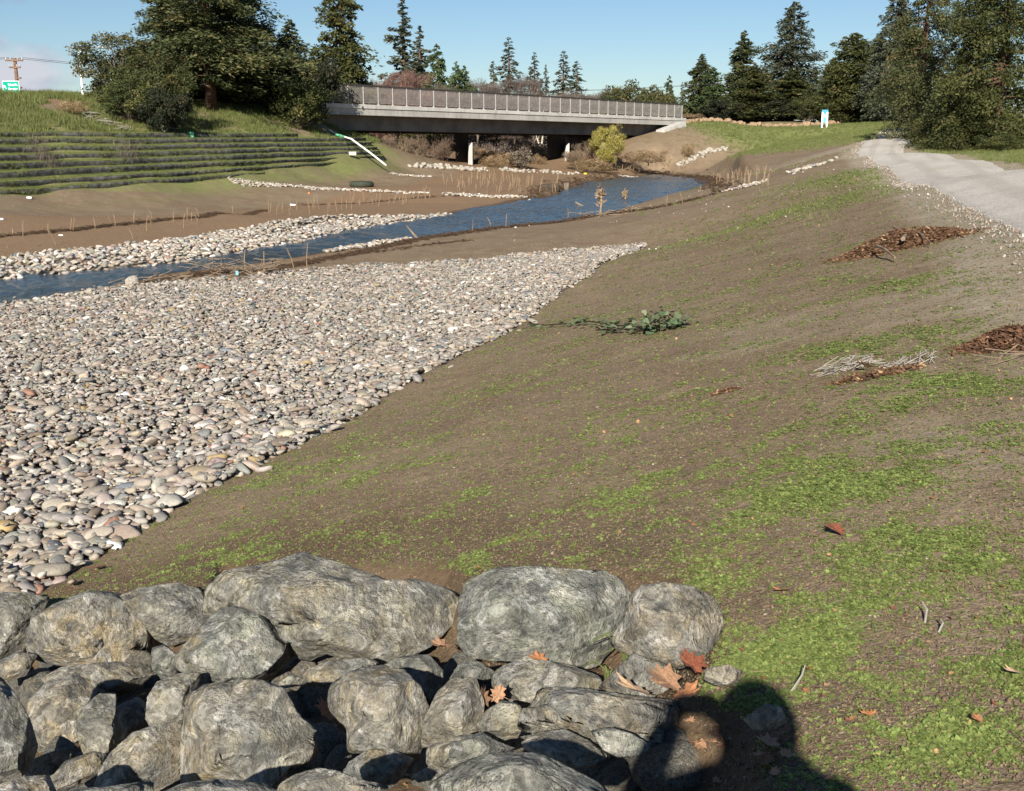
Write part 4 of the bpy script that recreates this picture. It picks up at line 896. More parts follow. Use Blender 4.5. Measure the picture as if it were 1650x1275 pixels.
# ------------------------------------------------------------------ trees
def kites(C, A, B, sh):
    """C centres, A half long axes, B half short axes -> quads"""
    n = len(C); V = np.stack([C - A, C - A * .1 + B, C + A, C - A * .1 - B], 1).reshape(-1, 3); Fs = np.arange(4 * n).reshape(n, 4)
    return V, Fs, np.repeat(sh, 4)
def unit(v): return v / (np.linalg.norm(v, axis=-1, keepdims=True) + 1e-9)
def conifer_mesh(seed, h, r, nb=160, per=40, leaf=.22, base=.08, gap=0., droop=.25, shape=.85, wild=.15, up=.1):
    g = np.random.default_rng(seed); C = []; A = []; B = []; S = []; mbk = MB()
    mbk.tube([(0, 0, -.4), (.02 * h * g.normal() * .2, 0, h * .5), (0, 0, h * .98)], [h * .018 + .05, h * .011 + .03, .02], 7)
    for i in range(nb):
        t = base + (1 - base) * (i + g.uniform(0, 1)) / nb; z = t * h
        if gap and g.uniform() < gap: continue
        L = r * (1 - ((t - base) / (1 - base))) ** shape * (1 + .22 * math.sin(t * 23 + seed)) * float(np.clip(np.exp(g.normal(-.05, wild * 1.3)), .35, 1.5)) + .12 * r * .5
        if t < base + .12: L *= .55 + .45 * (t - base) / .12
        az = g.uniform(0, 6.28); d = np.array([math.cos(az), math.sin(az), 0])
        upk = up + .5 * max(0, t - .75) + g.normal(0, .12)
        k = max(4, int(per * (L / r) ** 1.1)); f = np.sqrt(g.uniform(.03, 1, k)); lat = np.array([-d[1], d[0], 0])
        cen = np.array([0, 0, z]) + d * (L * f)[:, None] + np.array([0, 0, 1.]) * (L * (upk * f - droop * f ** 2))[:, None]
        cen += lat * (g.normal(0, .17, k) * L * (.35 + f * .65) * .9)[:, None] + np.array([0, 0, 1]) * (g.normal(-.03, .085, k) * L)[:, None]
        dirs = unit(d * .8 + lat * g.normal(0, .75, k)[:, None] + np.array([0, 0, 1]) * (g.normal(-.1, .6, k))[:, None])
        sc = leaf * g.uniform(.6, 1.4, k); nr = unit(g.normal(size=(k, 3)) + np.array([0, 0, .9])); sd = unit(np.cross(dirs, nr))
        C.append(cen); A.append(dirs * sc[:, None]); B.append(sd * (sc * g.uniform(.28, .5, k))[:, None])
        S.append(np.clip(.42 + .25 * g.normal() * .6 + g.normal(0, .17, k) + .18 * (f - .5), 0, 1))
        if L > .35 * r and i % 2 == 0:
            e = np.array([0, 0, z]) + d * L * .85 + np.array([0, 0, 1]) * L * (upk * .85 - droop * .72); m_ = np.array([0, 0, z]) + d * L * .45 + np.array([0, 0, 1]) * L * (upk * .45 - droop * .2)
            mbk.tube([(0, 0, z), m_, e], [.012 * h * (1 - t) + .02, .03, .012], 4, False)
    V, Fs, sh = kites(np.concatenate(C), np.concatenate(A), np.concatenate(B), np.concatenate(S))
    return mesh_any('trunk', mbk.V, mbk.F, True), mesh_np('crown', V, Fs, False, {'shade': ('FLOAT', sh)})
def broad_mesh(seed, h, r, ncl=60, per=120, leaf=.16, base=.25, cl=.22, trunk=.03, flatten=1., fill=.3, bw=.5, upr=0.):
    g = np.random.default_rng(seed); C = []; A = []; B = []; S = []; mbk = MB()
    zc = h * (base + (1 - base) / 2); rz_ = h * (1 - base) / 2
    mbk.tube([(0, 0, -.3), (g.normal() * .05, g.normal() * .05, h * base), (0, 0, h * (base + .3))], [h * trunk * 1.2, h * trunk * .9, h * trunk * .4], 7)
    for i in range(ncl):
        v = unit(g.normal(size=3)); v[2] = v[2] * .9 + .08; q = v * (fill + (1 - fill) * g.uniform() ** .45)
        c = np.array([q[0] * r, q[1] * r, zc + q[2] * rz_]); rr = cl * r * g.uniform(.6, 1.3)
        if c[2] < .2: c[2] = .2
        k = int(per * g.uniform(.6, 1.3)); dv = unit(g.normal(size=(k, 3))) * (rr * g.uniform(.15, 1, k) ** .5)[:, None] * np.array([1, 1, .75 * flatten])
        cen = c + dv; a = unit(g.normal(size=(k, 3)) + upr * (unit(dv) + np.array([0, 0, 1.]))); sc = leaf * g.uniform(.55, 1.4, k); nr = unit(g.normal(size=(k, 3)) + v * .8 + np.array([0, 0, .5])); sd = unit(np.cross(a, nr))
        C.append(cen); A.append(a * sc[:, None]); B.append(sd * (sc * bw)[:, None]); S.append(np.clip(.4 + .2 * g.normal() + g.normal(0, .16, k), 0, 1))
        if i % 2 == 0:
            b0 = np.array([0, 0, h * (base * .6 + g.uniform(0, .25))]); mbk.tube([b0, (b0 + c) / 2 + np.array([0, 0, -.05 * h]), c], [h * trunk * .35, h * trunk * .22, .01], 4, False)
    V, Fs, sh = kites(np.concatenate(C), np.concatenate(A), np.concatenate(B), np.concatenate(S))
    return mesh_any('trunk', mbk.V, mbk.F, True), mesh_np('crown', V, Fs, False, {'shade': ('FLOAT', sh)})
def bare_mesh(seed, h, r, nst=7, lev=4, base=.15, thin=.02, spread=.5, stems=1, twist=.25):
    """leafless: trunk tubes and a crown of thin tapering twigs"""
    g = np.random.default_rng(seed); mbk = MB(); C = []; A = []; B = []; S = []
    def grow(p, d, L, rad, l):
        q = p + d * L * .5 + g.normal(0, .06, 3) * L; e = q + unit(d + g.normal(0, twist, 3)) * L * .5
        if l >= lev - 2: 
            for a, b in ((p, q), (q, e)):
                v = (b - a); n = unit(np.cross(v, g.normal(size=3))); C.append((a + b) / 2); A.append(v * .56); B.append(n * rad * 2.0); S.append(np.clip(.45 + .25 * g.normal(), 0, 1))
                n2 = unit(np.cross(v, n)); C.append((a + b) / 2); A.append(v * .56); B.append(n2 * rad * 2.0); S.append(np.clip(.45 + .25 * g.normal(), 0, 1))
        else: mbk.tube([p, q, e], [rad, rad * .8, rad * .6], 5, False)
        if l < lev:
            for i in range(g.integers(3, 6)):
                f = g.uniform(.35, 1); o = q + (e - q) * (f * 2 - 1) if f > .5 else p + (q - p) * f * 2
                grow(o, unit(unit(d) * .8 + g.normal(0, spread, 3) + np.array([0, 0, .22])), L * g.uniform(.5, .78), max(rad * .55, .006), l + 1)
    for s in range(stems):
        az = g.uniform(0, 6.28); d = unit(np.array([math.cos(az) * .35 * (stems > 1), math.sin(az) * .35 * (stems > 1), 1.]))
        grow(np.array([g.normal(0, .1 * r) * (stems > 1), g.normal(0, .1 * r) * (stems > 1), -.1]), d, h * .42, thin * h * .5, 0)
    V, Fs, sh = kites(np.array(C), np.array(A), np.array(B), np.array(S))
    V[:, 0] *= 1; return mesh_any('trunk', mbk.V, mbk.F, True), mesh_np('crown', V, Fs, False, {'shade': ('FLOAT', sh)})
_mats = {}
def with_mat(ms, leaf, bark):
    a, b = ms; a = a.copy(); b = b.copy(); a.materials.append(M[bark]); b.materials.append(M[leaf]); return a, b
KIND = {}
def kind(key, ms, leaf, bark='bark'): KIND[key] = with_mat(ms, leaf, bark) + (max(v.co.z for v in ms[1].vertices), np.percentile([math.hypot(v.co.x, v.co.y) for v in ms[1].vertices], 74 if key.startswith('blue') or key.startswith('pine') else 86))
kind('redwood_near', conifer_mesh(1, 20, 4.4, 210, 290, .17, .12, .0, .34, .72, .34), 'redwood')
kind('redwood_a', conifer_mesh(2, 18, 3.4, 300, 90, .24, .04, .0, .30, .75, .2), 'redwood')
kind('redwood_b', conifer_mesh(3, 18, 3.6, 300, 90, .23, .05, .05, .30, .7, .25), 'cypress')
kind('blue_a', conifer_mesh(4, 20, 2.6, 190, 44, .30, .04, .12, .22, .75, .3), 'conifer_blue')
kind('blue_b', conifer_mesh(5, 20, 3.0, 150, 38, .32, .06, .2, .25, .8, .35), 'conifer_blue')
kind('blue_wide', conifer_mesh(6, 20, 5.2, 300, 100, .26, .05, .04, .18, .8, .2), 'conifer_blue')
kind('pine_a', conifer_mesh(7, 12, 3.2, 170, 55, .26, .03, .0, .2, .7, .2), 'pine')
kind('pine_b', broad_mesh(8, 12, 3.8, 60, 120, .22, .04, .3), 'pine')
kind('oak_a', broad_mesh(9, 9, 4.6, 85, 150, .15, .05, .24), 'oak', 'bark_grey')
kind('oak_b', broad_mesh(10, 8, 4.4, 80, 170, .15, .0, .26), 'cypress', 'bark_grey')
kind('bush_dark', broad_mesh(11, 7, 4.0, 90, 170, .17, .0, .27), 'dark_bush', 'bark_grey')
kind('big_right', broad_mesh(12, 14, 4.2, 190, 190, .15, .0, .2, .02), 'cypress', 'bark_grey')
kind('big_right_dark', broad_mesh(13, 14, 4.6, 200, 190, .15, .0, .2, .02), 'redwood', 'bark_grey')
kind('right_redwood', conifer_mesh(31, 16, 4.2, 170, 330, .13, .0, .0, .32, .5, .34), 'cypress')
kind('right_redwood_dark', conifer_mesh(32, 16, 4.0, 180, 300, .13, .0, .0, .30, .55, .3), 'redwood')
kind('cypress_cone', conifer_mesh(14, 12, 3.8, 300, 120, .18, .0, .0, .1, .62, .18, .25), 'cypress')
kind('far_green', broad_mesh(15, 10, 7, 70, 110, .3, .05, .25), 'oak', 'bark_grey')
kind('bare_red', broad_mesh(16, 9, 6, 90, 240, .42, .05, .26, .02, 1., .3, .05, .7), 'twig_red', 'bark_grey')
kind('bare_grey', broad_mesh(17, 10, 4.6, 60, 130, .5, .12, .24, .025, 1., .25, .05, .8), 'twig_grey', 'bark_grey')
kind('bare_brown', bare_mesh(18, 5, 3, lev=4, stems=8, thin=.014, spread=.4), 'twig_brown', 'bark_grey')
kind('bare_brown_b', bare_mesh(19, 5, 3, lev=4, stems=9, thin=.016, spread=.5), 'twig_brown', 'bark')
kind('bare_white', bare_mesh(20, 8, 4, lev=3, stems=3, thin=.03, spread=.7), 'twig_grey', 'bark_pale')
kind('willow', broad_mesh(21, 4.6, 1.9, 60, 170, .17, .02, .26, .02, 1., .15, .12, .9), 'willow', 'bark_grey')
kind('pale_shrub', broad_mesh(22, 2.6, 1.6, 40, 60, .10, .1, .3), 'palebush', 'bark_grey')
kind('low_shrub', broad_mesh(23, 2.2, 2.0, 40, 110, .13, .0, .3, .03, 1., .3, .14, .8), 'drystem', 'bark_grey')
kind('far_mass', broad_mesh(24, 3.2, 5, 60, 100, .2, .0, .3), 'twig_grey', 'bark_grey')
def tree(key, px, ytop, D, ybase=None, zb=None, wpx=None, label='', cat='tree', name='tree', group=None, wf=None):
    a, b, h0, r0 = KIND[key]
    p = PD(px, ytop, D); x, y = p[0], p[1]; z0 = hz(x, y) if zb is None else zb
    if ybase is not None: z0 = min(z0, PD(px, ybase, D)[2]); 
    h = p[2] - z0; o = empty(name, (x, y, z0), rnd.uniform(0, 6.28))
    s = h / h0; sr = s if wpx is None else (wpx / 2 / F * D * 1.02) / r0
    o.scale = (sr, sr, s); tag(o, label, cat, group)
    link('trunk', a, parent=o); link('crown', b, parent=o); return o
T = tree
ORDN = ['first', 'second', 'third', 'fourth', 'fifth', 'sixth', 'seventh', 'eighth', 'ninth', 'tenth', 'eleventh', 'twelfth']
def nth(L, i): return ORDN[sorted(range(len(L)), key=lambda k: L[k][0]).index(i)]
# left grove by the bridge
T('redwood_near', 322, -150, 68, wpx=190, label='tall dark redwood rising out of frame behind the left bank', name='redwood_tree', group='trees on the left bank')
T('redwood_near', 268, -60, 73, wpx=120, label='redwood partly hidden behind the tallest one on the left', name='redwood_tree', group='trees on the left bank')
T('redwood_near', 372, -70, 74, wpx=130, label='dark redwood right of the tallest one on the left', name='redwood_tree', group='trees on the left bank')
T('redwood_b', 545, -60, 86, wpx=92, label='narrow redwood standing at the left end of the bridge', name='redwood_tree', group='trees on the left bank')
T('oak_a', 185, 50, 62, wpx=115, label='olive green oak with a thinning top beside the light pole', name='oak_tree', group='trees on the left bank')
T('oak_b', 240, 85, 60, ybase=205, wpx=105, label='dense bushy oak on the grass slope above the pipe outlet', name='oak_tree', group='trees on the left bank')
T('oak_b', 205, 118, 58, ybase=190, wpx=90, label='low olive bush in front of the thinning oak', cat='bush', name='bush', group='trees on the left bank')
T('bush_dark', 262, 140, 57.5, ybase=204, wpx=72, label='darkest round bush just above the pipe outlet', cat='bush', name='bush', group='trees on the left bank')
T('bush_dark', 430, 68, 74, wpx=110, label='dark broad tree between the tall redwoods and the bridge', name='tree', group='trees on the left bank')
T('redwood_b', 465, 30, 76, wpx=75, label='pointed olive conifer poking above the dark broad trees', name='conifer_tree', group='trees on the left bank')
T('bush_dark', 490, 78, 73, ybase=205, wpx=90, label='dark tree in front of the left end of the bridge railing', name='tree', group='trees on the left bank')
T('oak_b', 482, 120, 71, ybase=205, wpx=80, label='brownish bush at the left bridge abutment', cat='bush', name='bush', group='trees on the left bank')
T('bush_dark', 385, 110, 75, wpx=90, label='dark undergrowth tree behind the redwood trunks', name='tree', group='trees on the left bank')
T('low_shrub', 118, 160, 56.5, ybase=184, wpx=42, label='small dark shrub alone on the grassy left slope', cat='shrub', name='shrub')
# behind the bridge
T('blue_a', 648, -5, 165, zb=4, wpx=52, label='tallest slender conifer behind the left half of the bridge', name='conifer_tree', group='conifers behind the bridge')
T('blue_a', 676, 40, 165, zb=4, wpx=44, label='slender conifer just right of the tallest one behind the bridge', name='conifer_tree', group='conifers behind the bridge')
T('pine_a', 704, 70, 150, zb=4, wpx=44, label='small dark green pine right of the reddish bare tree', name='pine_tree', group='conifers behind the bridge')
T('pine_a', 735, 98, 145, zb=4, wpx=30, label='left of two joined green pines behind the railing', name='pine_tree', group='conifers behind the bridge')
T('pine_a', 748, 105, 147, zb=4, wpx=32, label='right of two joined green pines behind the railing', name='pine_tree', group='conifers behind the bridge')
T('bare_red', 655, 108, 120, zb=3.5, wpx=105, label='rounded reddish leafless tree behind the railing', name='bare_tree', group='bare trees behind the bridge')
T('blue_b', 820, 60, 175, zb=4, wpx=44, label='tall sparse conifer in the middle behind the bridge', name='conifer_tree', group='conifers behind the bridge')
T('blue_b', 795, 98, 178, zb=4, wpx=30, label='short sparse conifer left of the middle one', name='conifer_tree', group='conifers behind the bridge')
T('blue_b', 861, 84, 175, zb=4, wpx=32, label='brownish conifer right of the tall sparse one', name='conifer_tree', group='conifers behind the bridge')
T('blue_b', 880, 104, 180, zb=4, wpx=20, label='thin conifer between the brownish one and the pair', name='conifer_tree', group='conifers behind the bridge')
T('blue_b', 908, 82, 172, zb=4, wpx=38, label='left conifer of the pair over the white branches', name='conifer_tree', group='conifers behind the bridge')
T('blue_b', 930, 98, 170, zb=4, wpx=36, label='right conifer of the pair over the white branches', name='conifer_tree', group='conifers behind the bridge')
T('bare_white', 876, 136, 118, zb=2.5, wpx=70, label='pale branched leafless tree behind the bridge railing', name='bare_tree', group='bare trees behind the bridge')
T('bare_grey', 780, 120, 150, zb=4, wpx=60, label='grey leafless tree left of the sparse conifers', name='bare_tree', group='bare trees behind the bridge')
T('bare_grey', 845, 112, 155, zb=4, wpx=60, label='grey leafless tree between the sparse conifers', name='bare_tree', group='bare trees behind the bridge')
T('bare_grey', 968, 140, 150, zb=4, wpx=40, label='small grey leafless tree left of the round green tree', name='bare_tree', group='bare trees behind the bridge')
T('far_green', 1015, 126, 150, zb=4, wpx=90, label='wide round green tree behind the right half of the bridge', name='tree', group='trees behind the right end of the bridge')
T('far_green', 1055, 136, 155, zb=4, wpx=60, label='lower green tree beside the wide round one', name='tree', group='trees behind the right end of the bridge')
T('pine_a', 1079, 121, 160, zb=4, wpx=22, label='small pointed pine above the right end of the railing', name='pine_tree', group='trees behind the right end of the bridge')
T('blue_b', 1100, 132, 170, zb=4, wpx=14, label='tiny thin conifer beside the small pointed pine', name='conifer_tree', group='trees behind the right end of the bridge')
LST85339 = [(575, 130, 130, 60, 'far_mass'), (610, 140, 118, 70, 'bare_red'), (700, 128, 126, 60, 'bare_grey'), (735, 136, 122, 60, 'bare_grey'), (770, 142, 120, 70, 'bare_grey'), (800, 138, 124, 70, 'bare_grey'), (830, 146, 118, 70, 'bare_grey'), (860, 142, 128, 70, 'bare_grey'), (900, 140, 122, 80, 'bare_grey'), (935, 140, 128, 60, 'bare_grey'), (590, 120, 140, 50, 'bare_grey')]
for i, (px, yt, D, wp, k) in enumerate(LST85339):
    T(k, px, yt, D, wpx=wp, zb=2.5, label=('%s grey brown leafless crown from the left seen through the bridge railing' % nth(LST85339, i)), cat='tree', name='bare_tree', group='leafless crowns seen through the bridge railing')
LST85872 = [(640, 150, 138, 110, 'far_green'), (720, 156, 140, 110, 'far_green'), (790, 158, 145, 110, 'far_green'), (870, 160, 145, 110, 'far_green'), (950, 160, 142, 110, 'far_green'), (1085, 165, 135, 70, 'far_green'), (1000, 158, 148, 90, 'far_green')]
for i, (px, yt, D, wp, k) in enumerate(LST85872):
    T(k, px, yt, D, wpx=wp, zb=3, label=('%s low olive crown from the left seen through the bridge railing' % nth(LST85872, i)), cat='tree', name='tree', group='low crowns seen through the bridge railing')
LST86241 = [(290, 132, 76, 60), (330, 136, 78, 60), (360, 130, 80, 60), (400, 128, 80, 70), (345, 140, 84, 90)]
for i, (px, yt, D, wp) in enumerate(LST86241):
    T('bush_dark', px, yt, D, wpx=wp, label=('%s dark undergrowth bush from the left behind the redwood trunks' % nth(LST86241, i)), cat='bush', name='bush', group='undergrowth behind the redwood trunks')
# right of the bridge, beyond the berm
T('redwood_a', 1132, 86, 145, wpx=58, label='first conifer right of the bridge, grey green with a double top', name='redwood_tree', group='conifers beyond the right berm')
T('pine_a', 1150, 108, 141, wpx=52, label='shorter green conifer leaning on the first one right of the bridge', name='pine_tree', group='conifers beyond the right berm')
T('redwood_a', 1200, 48, 140, wpx=62, label='second tall conifer right of the bridge with an olive base', name='redwood_tree', group='conifers beyond the right berm')
T('redwood_b', 1218, 104, 138, wpx=66, label='olive bushy conifer at the foot of the second tall one', name='redwood_tree', group='conifers beyond the right berm')
T('blue_b', 1233, 84, 150, wpx=24, label='thin bluish conifer between the second and the tallest', name='conifer_tree', group='conifers beyond the right berm')
T('blue_wide', 1282, 2, 150, wpx=84, label='tallest broad pointed conifer beyond the right berm', name='conifer_tree', group='conifers beyond the right berm')
T('redwood_b', 1278, 112, 140, wpx=84, label='olive growth at the foot of the tallest pointed conifer', name='redwood_tree', group='conifers beyond the right berm')
T('oak_b', 1306, 146, 132, wpx=44, label='green bush left of the blue and white sign', cat='bush', name='bush', group='conifers beyond the right berm')
T('blue_b', 1327, 114, 150, wpx=24, label='faint thin conifer directly behind the blue and white sign', name='conifer_tree', group='conifers beyond the right berm')
T('cypress_cone', 1378, 52, 130, wpx=95, label='broad olive cypress right of the blue and white sign', name='cypress_tree', group='conifers beyond the right berm')
T('cypress_cone', 1418, 58, 133, wpx=85, label='second olive cypress, right half of the joined pair', name='cypress_tree', group='conifers beyond the right berm')
T('cypress_cone', 1345, 92, 136, wpx=50, label='small cypress peeking out left of the broad olive one', name='cypress_tree', group='conifers beyond the right berm')
T('blue_wide', 1448, -30, 120, wpx=70, label='bluish conifer between the olive pair and the big right trees', name='conifer_tree', group='conifers beyond the right berm')
T('bush_dark', 1165, 160, 138, wpx=60, label='dark low bush at the right bridge end', cat='bush', name='bush', group='low bushes beyond the right berm')
T('bush_dark', 1245, 158, 138, wpx=70, label='dark low bush under the tallest pointed conifer', cat='bush', name='bush', group='low bushes beyond the right berm')
T('bush_dark', 1440, 150, 126, wpx=60, label='dark low bush where the path meets the trees', cat='bush', name='bush', group='low bushes beyond the right berm')
T('low_shrub', 1116, 182, 116, wpx=34, label='brown shrub at the right end of the bridge', cat='shrub', name='shrub')
# the big trees right of the path
T('right_redwood_dark', 1505, -110, 62, ybase=225, wpx=112, label='large dark tree right of the path, left one of the row', name='tree', group='large trees right of the path')
T('right_redwood', 1562, 70, 50, ybase=240, wpx=100, label='olive tree in the middle of the row right of the path', name='tree', group='large trees right of the path')
T('right_redwood', 1640, -150, 49, ybase=242, wpx=150, label='largest olive tree cut by the right edge of the picture', name='tree', group='large trees right of the path')
T('right_redwood_dark', 1596, -150, 52, ybase=235, wpx=112, label='dark tree behind the olive one right of the path', name='tree', group='large trees right of the path')
T('big_right_dark', 1475, 40, 80, ybase=215, wpx=60, label='dark tree over the bend of the path', name='tree', group='large trees right of the path')
T('oak_a', 1497, 188, 54, ybase=243, wpx=56, label='small grey green shrub at the bend of the path', cat='shrub', name='shrub')
T('oak_b', 1612, 212, 46, ybase=246, wpx=60, label='low bush under the largest tree on the right', cat='bush', name='bush')
# under and around the bridge
LST90837 = [(622, 212, 80.5, 44, 'bare_brown'), (648, 209, 82, 46, 'bare_brown_b'), (678, 209, 83.5, 44, 'bare_brown'), (706, 210, 85, 36, 'bare_brown_b'), (598, 213, 79.5, 34, 'bare_brown'), (664, 214, 92, 50, 'bare_brown'), (712, 212, 98, 40, 'bare_brown_b')]
for i, (px, yt, D, wp, k) in enumerate(LST90837):
    T(k, px, yt, D, wpx=wp, zb=.6, label=('%s brown leafless shrub from the left under the left bridge span' % nth(LST90837, i)), cat='shrub', name='bare_shrub', group='leafless shrubs under the left span')
LST91371 = [(790, 225, 122, 70, 'far_mass'), (840, 222, 126, 90, 'far_mass'), (870, 228, 120, 60, 'far_mass'), (770, 235, 116, 50, 'low_shrub'), (930, 218, 118, 50, 'far_mass'), (810, 205, 150, 90, 'far_mass'), (900, 205, 152, 90, 'far_mass'), (730, 215, 130, 90, 'far_mass')]
for i, (px, yt, D, wp, k) in enumerate(LST91371):
    T(k, px, yt, D, wpx=wp, zb=.6, label=('%s dull brown scrub from the left seen far through the bridge opening' % nth(LST91371, i)), cat='shrub', name='scrub', group='scrub seen through the bridge')
LST92024 = [(700, 196, 165, 110, 'far_green'), (780, 200, 160, 100, 'twig'), (850, 198, 168, 110, 'far_green'), (930, 200, 162, 100, 'twig'), (820, 215, 146, 80, 'twig'), (960, 212, 148, 70, 'twig')]
for i, (px, yt, D, wp, k) in enumerate(LST92024):
    T('bare_grey' if k == 'twig' else k, px, yt, D, wpx=wp, zb=1.4, label=('%s sunlit tan brush from the left far behind the bridge opening' % nth(LST92024, i)), cat='shrub', name='scrub', group='sunlit brush far behind the bridge')
T('pale_shrub', 840, 241, 90, wpx=38, zb=.55, label='pale seeding shrub between the two bridge piers', cat='shrub', name='shrub')
T('pale_shrub', 868, 232, 98, wpx=26, zb=.55, label='smaller pale shrub left of the right pier', cat='shrub', name='shrub')
LOWB = [(785, 240, 92, 36), (812, 243, 92, 36), (855, 243, 96, 36), (928, 240, 97, 30), (800, 248, 89, 40), (868, 250, 95, 26), (935, 250, 95, 34)]
for i, (px, yt, D, wp) in enumerate(LOWB):
    T('low_shrub', px, yt, D, wpx=wp, zb=.55, label='%s low dry brush clump from the left between the bridge piers' % nth(LOWB, i), cat='shrub', name='shrub', group='low dry brush between the bridge piers')
T('willow', 977, 196, 93, wpx=50, zb=.3, label='yellow green willow in front of the bridge', cat='tree', name='willow_tree')
T('bare_brown_b', 945, 222, 95, wpx=44, zb=.4, label='brown shrub left of the yellow willow', cat='shrub', name='bare_shrub')
T('bare_brown', 930, 238, 92, wpx=36, zb=.4, label='low brown shrub at the right pier foot', cat='shrub', name='bare_shrub')
T('low_shrub', 960, 254, 90, wpx=60, zb=.2, label='low brown brush at the foot of the yellow willow', cat='shrub', name='shrub')
T('bush_dark', 1030, 222, 105, wpx=50, zb=.9, label='dark scrub in the shade of the right abutment', cat='bush', name='bush')
T('low_shrub', 1045, 240, 95, wpx=60, zb=.8, label='dry brush on the bank right of the willow', cat='shrub', name='shrub')
T('low_shrub', 1175, 219, 106, wpx=20, label='small grey shrub on the far right slope', cat='shrub', name='shrub')
T('low_shrub', 1110, 229, 100, wpx=18, label='small dry shrub on the slope below the right bridge end', cat='shrub', name='shrub')

# ------------------------------------------------------------------ street furniture
def sign():
    D = 60; p = PD(18, 140, D); zb = hz(p[0], p[1]); o = empty('road_sign', (p[0], p[1], zb), R(-8))
    tag(o, 'green street name sign with white lettering and arrow on the left bank', 'sign')
    k = D / F; wd, ht = 28 * k, 17.5 * k; zc = p[2] - zb
    def frame(t): return t
    mb = MB(); mb.box((0, 0, zc), (wd, .03, ht)); b = mb.build('board', M['sign_white'], o)
    mb = MB(); mb.box((0, -.017, zc), (wd - .05, .006, ht - .05)); mb.build('face', M['sign_green'], o)
    for sx in (-.3, .3): mb = MB(); mb.box((sx, .045, zc / 2), (.06, .05, zc + ht * .6)); mb.build('post', M['galv'], o)
    for txt, dz in (('Lincoln', .10), ('Avenue', -.11)):
        cu = bpy.data.curves.new('lettering', 'FONT'); cu.fill_mode = 'BOTH'; cu.body = txt; cu.size = .175; cu.align_x = 'CENTER'; cu.align_y = 'CENTER'; cu.extrude = .003; cu.offset = .006
        t = bpy.data.objects.new('lettering', cu); COL.objects.link(t); t.parent = o; t.location = (.11, -.024, zc + dz); t.rotation_euler = (math.pi / 2, 0, 0); 
        dg = bpy.context.evaluated_depsgraph_get(); tm = bpy.data.meshes.new_from_object(t.evaluated_get(dg)); tm.materials.clear(); loc, rot = t.location.copy(), t.rotation_euler.copy(); bpy.data.objects.remove(t)
        t = link('lettering', tm, M['sign_white'], o); t.location = loc; t.rotation_euler = rot
    mb = MB(); c = Vector((-.33, -.0235, zc - .03))
    mb.add([c + Vector((-.085, 0, .10)), c + Vector((.035, 0, .085)), c + Vector((-.07, 0, -.03))], [(0, 2, 1)]); mb.add([c + Vector((-.035, 0, .045)), c + Vector((.06, 0, -.075)), c + Vector((.085, 0, -.05)), c + Vector((-.008, 0, .068))], [(0, 1, 2, 3)])
    mb.build('arrow', M['sign_white'], o)
sign()
def utility_pole():
    D = 82; p = PD(30, 160, D); zb = 4.6; top = PD(27.5, 106, D)[2] + .5; o = empty('utility_pole', (p[0], p[1], zb))
    tag(o, 'wooden utility pole with two crossarms behind the green sign', 'utility pole'); h = top - zb; k = D / F
    mb = MB(); mb.tube([(0, 0, -.4), (0, 0, h)], [.17, .12], 8); mb.build('pole', M['wood_pole'], o)
    for z, w2 in ((h - .15, 1.25), (h - .62, .8)):
        mb = MB(); mb.box((0, -.14, z), (w2, .1, .12)); a = mb.build('crossarm', M['wood_pole'], o)
        for x in (-.45, -.2, .2, .45): mb = MB(); mb.tube([(x * w2, -.14, z + .06), (x * w2, -.14, z + .2)], [.035, .05], 6); mb.build('insulator', M['galv'], a)
    for z in (h - 1.35, h - 2.0, h - 2.3): mb = MB(); mb.box((.2, -.12, z), (.32, .14, .12)); mb.build('bracket', M['wood_pole'], o)
    wz = zb + h - .0
    for x, y2 in ((-.5, 0), (.5, .2)):
        pts = []
        for i in range(13):
            f = i / 12; pts.append((p[0] + x * 1.1 + f * 60, p[1] + f * 45 + y2, wz + .05 - 1.6 * math.sin(math.pi * f) + f * .5))
        mb = MB(); mb.tube(pts, .013, 4); tag(mb.build('overhead_wire', M['dark_rail']), 'thin overhead wire running right from the utility pole crossarm', 'wire', 'overhead wires')
        pts = [(p[0] + x * 1.1 - f * 50, p[1] + y2 - f * 8, wz + .05 - 1.2 * math.sin(math.pi * f)) for f in np.linspace(0, 1, 9)]
        mb = MB(); mb.tube(pts, .013, 4); tag(mb.build('overhead_wire', M['dark_rail']), 'thin overhead wire running left from the utility pole crossarm', 'wire', 'overhead wires')
utility_pole()
def light_pole():
    D = 63; p = PD(134, 160, D); o = empty('light_pole', (p[0], p[1], p[2] - .2)); tag(o, 'white painted light pole left of the olive oak', 'pole')
    h = PD(133, 84, D)[2] - p[2] + .2; mb = MB(); mb.tube([(0, 0, 0), (0, 0, h)], [.07, .05], 8); mb.build('pole', M['white_paint'], o)
    mb = MB(); mb.tube([(0, 0, h - .05), (.3, .4, h + .25), (.9, 1.2, h + .35)], [.04, .035, .03], 6); mb.build('arm', M['white_paint'], o)
    mb = MB(); mb.box((1.0, 1.35, h + .33), (.22, .5, .1), R(-35)); mb.build('lamp_head', M['galv'], o)
light_pole()
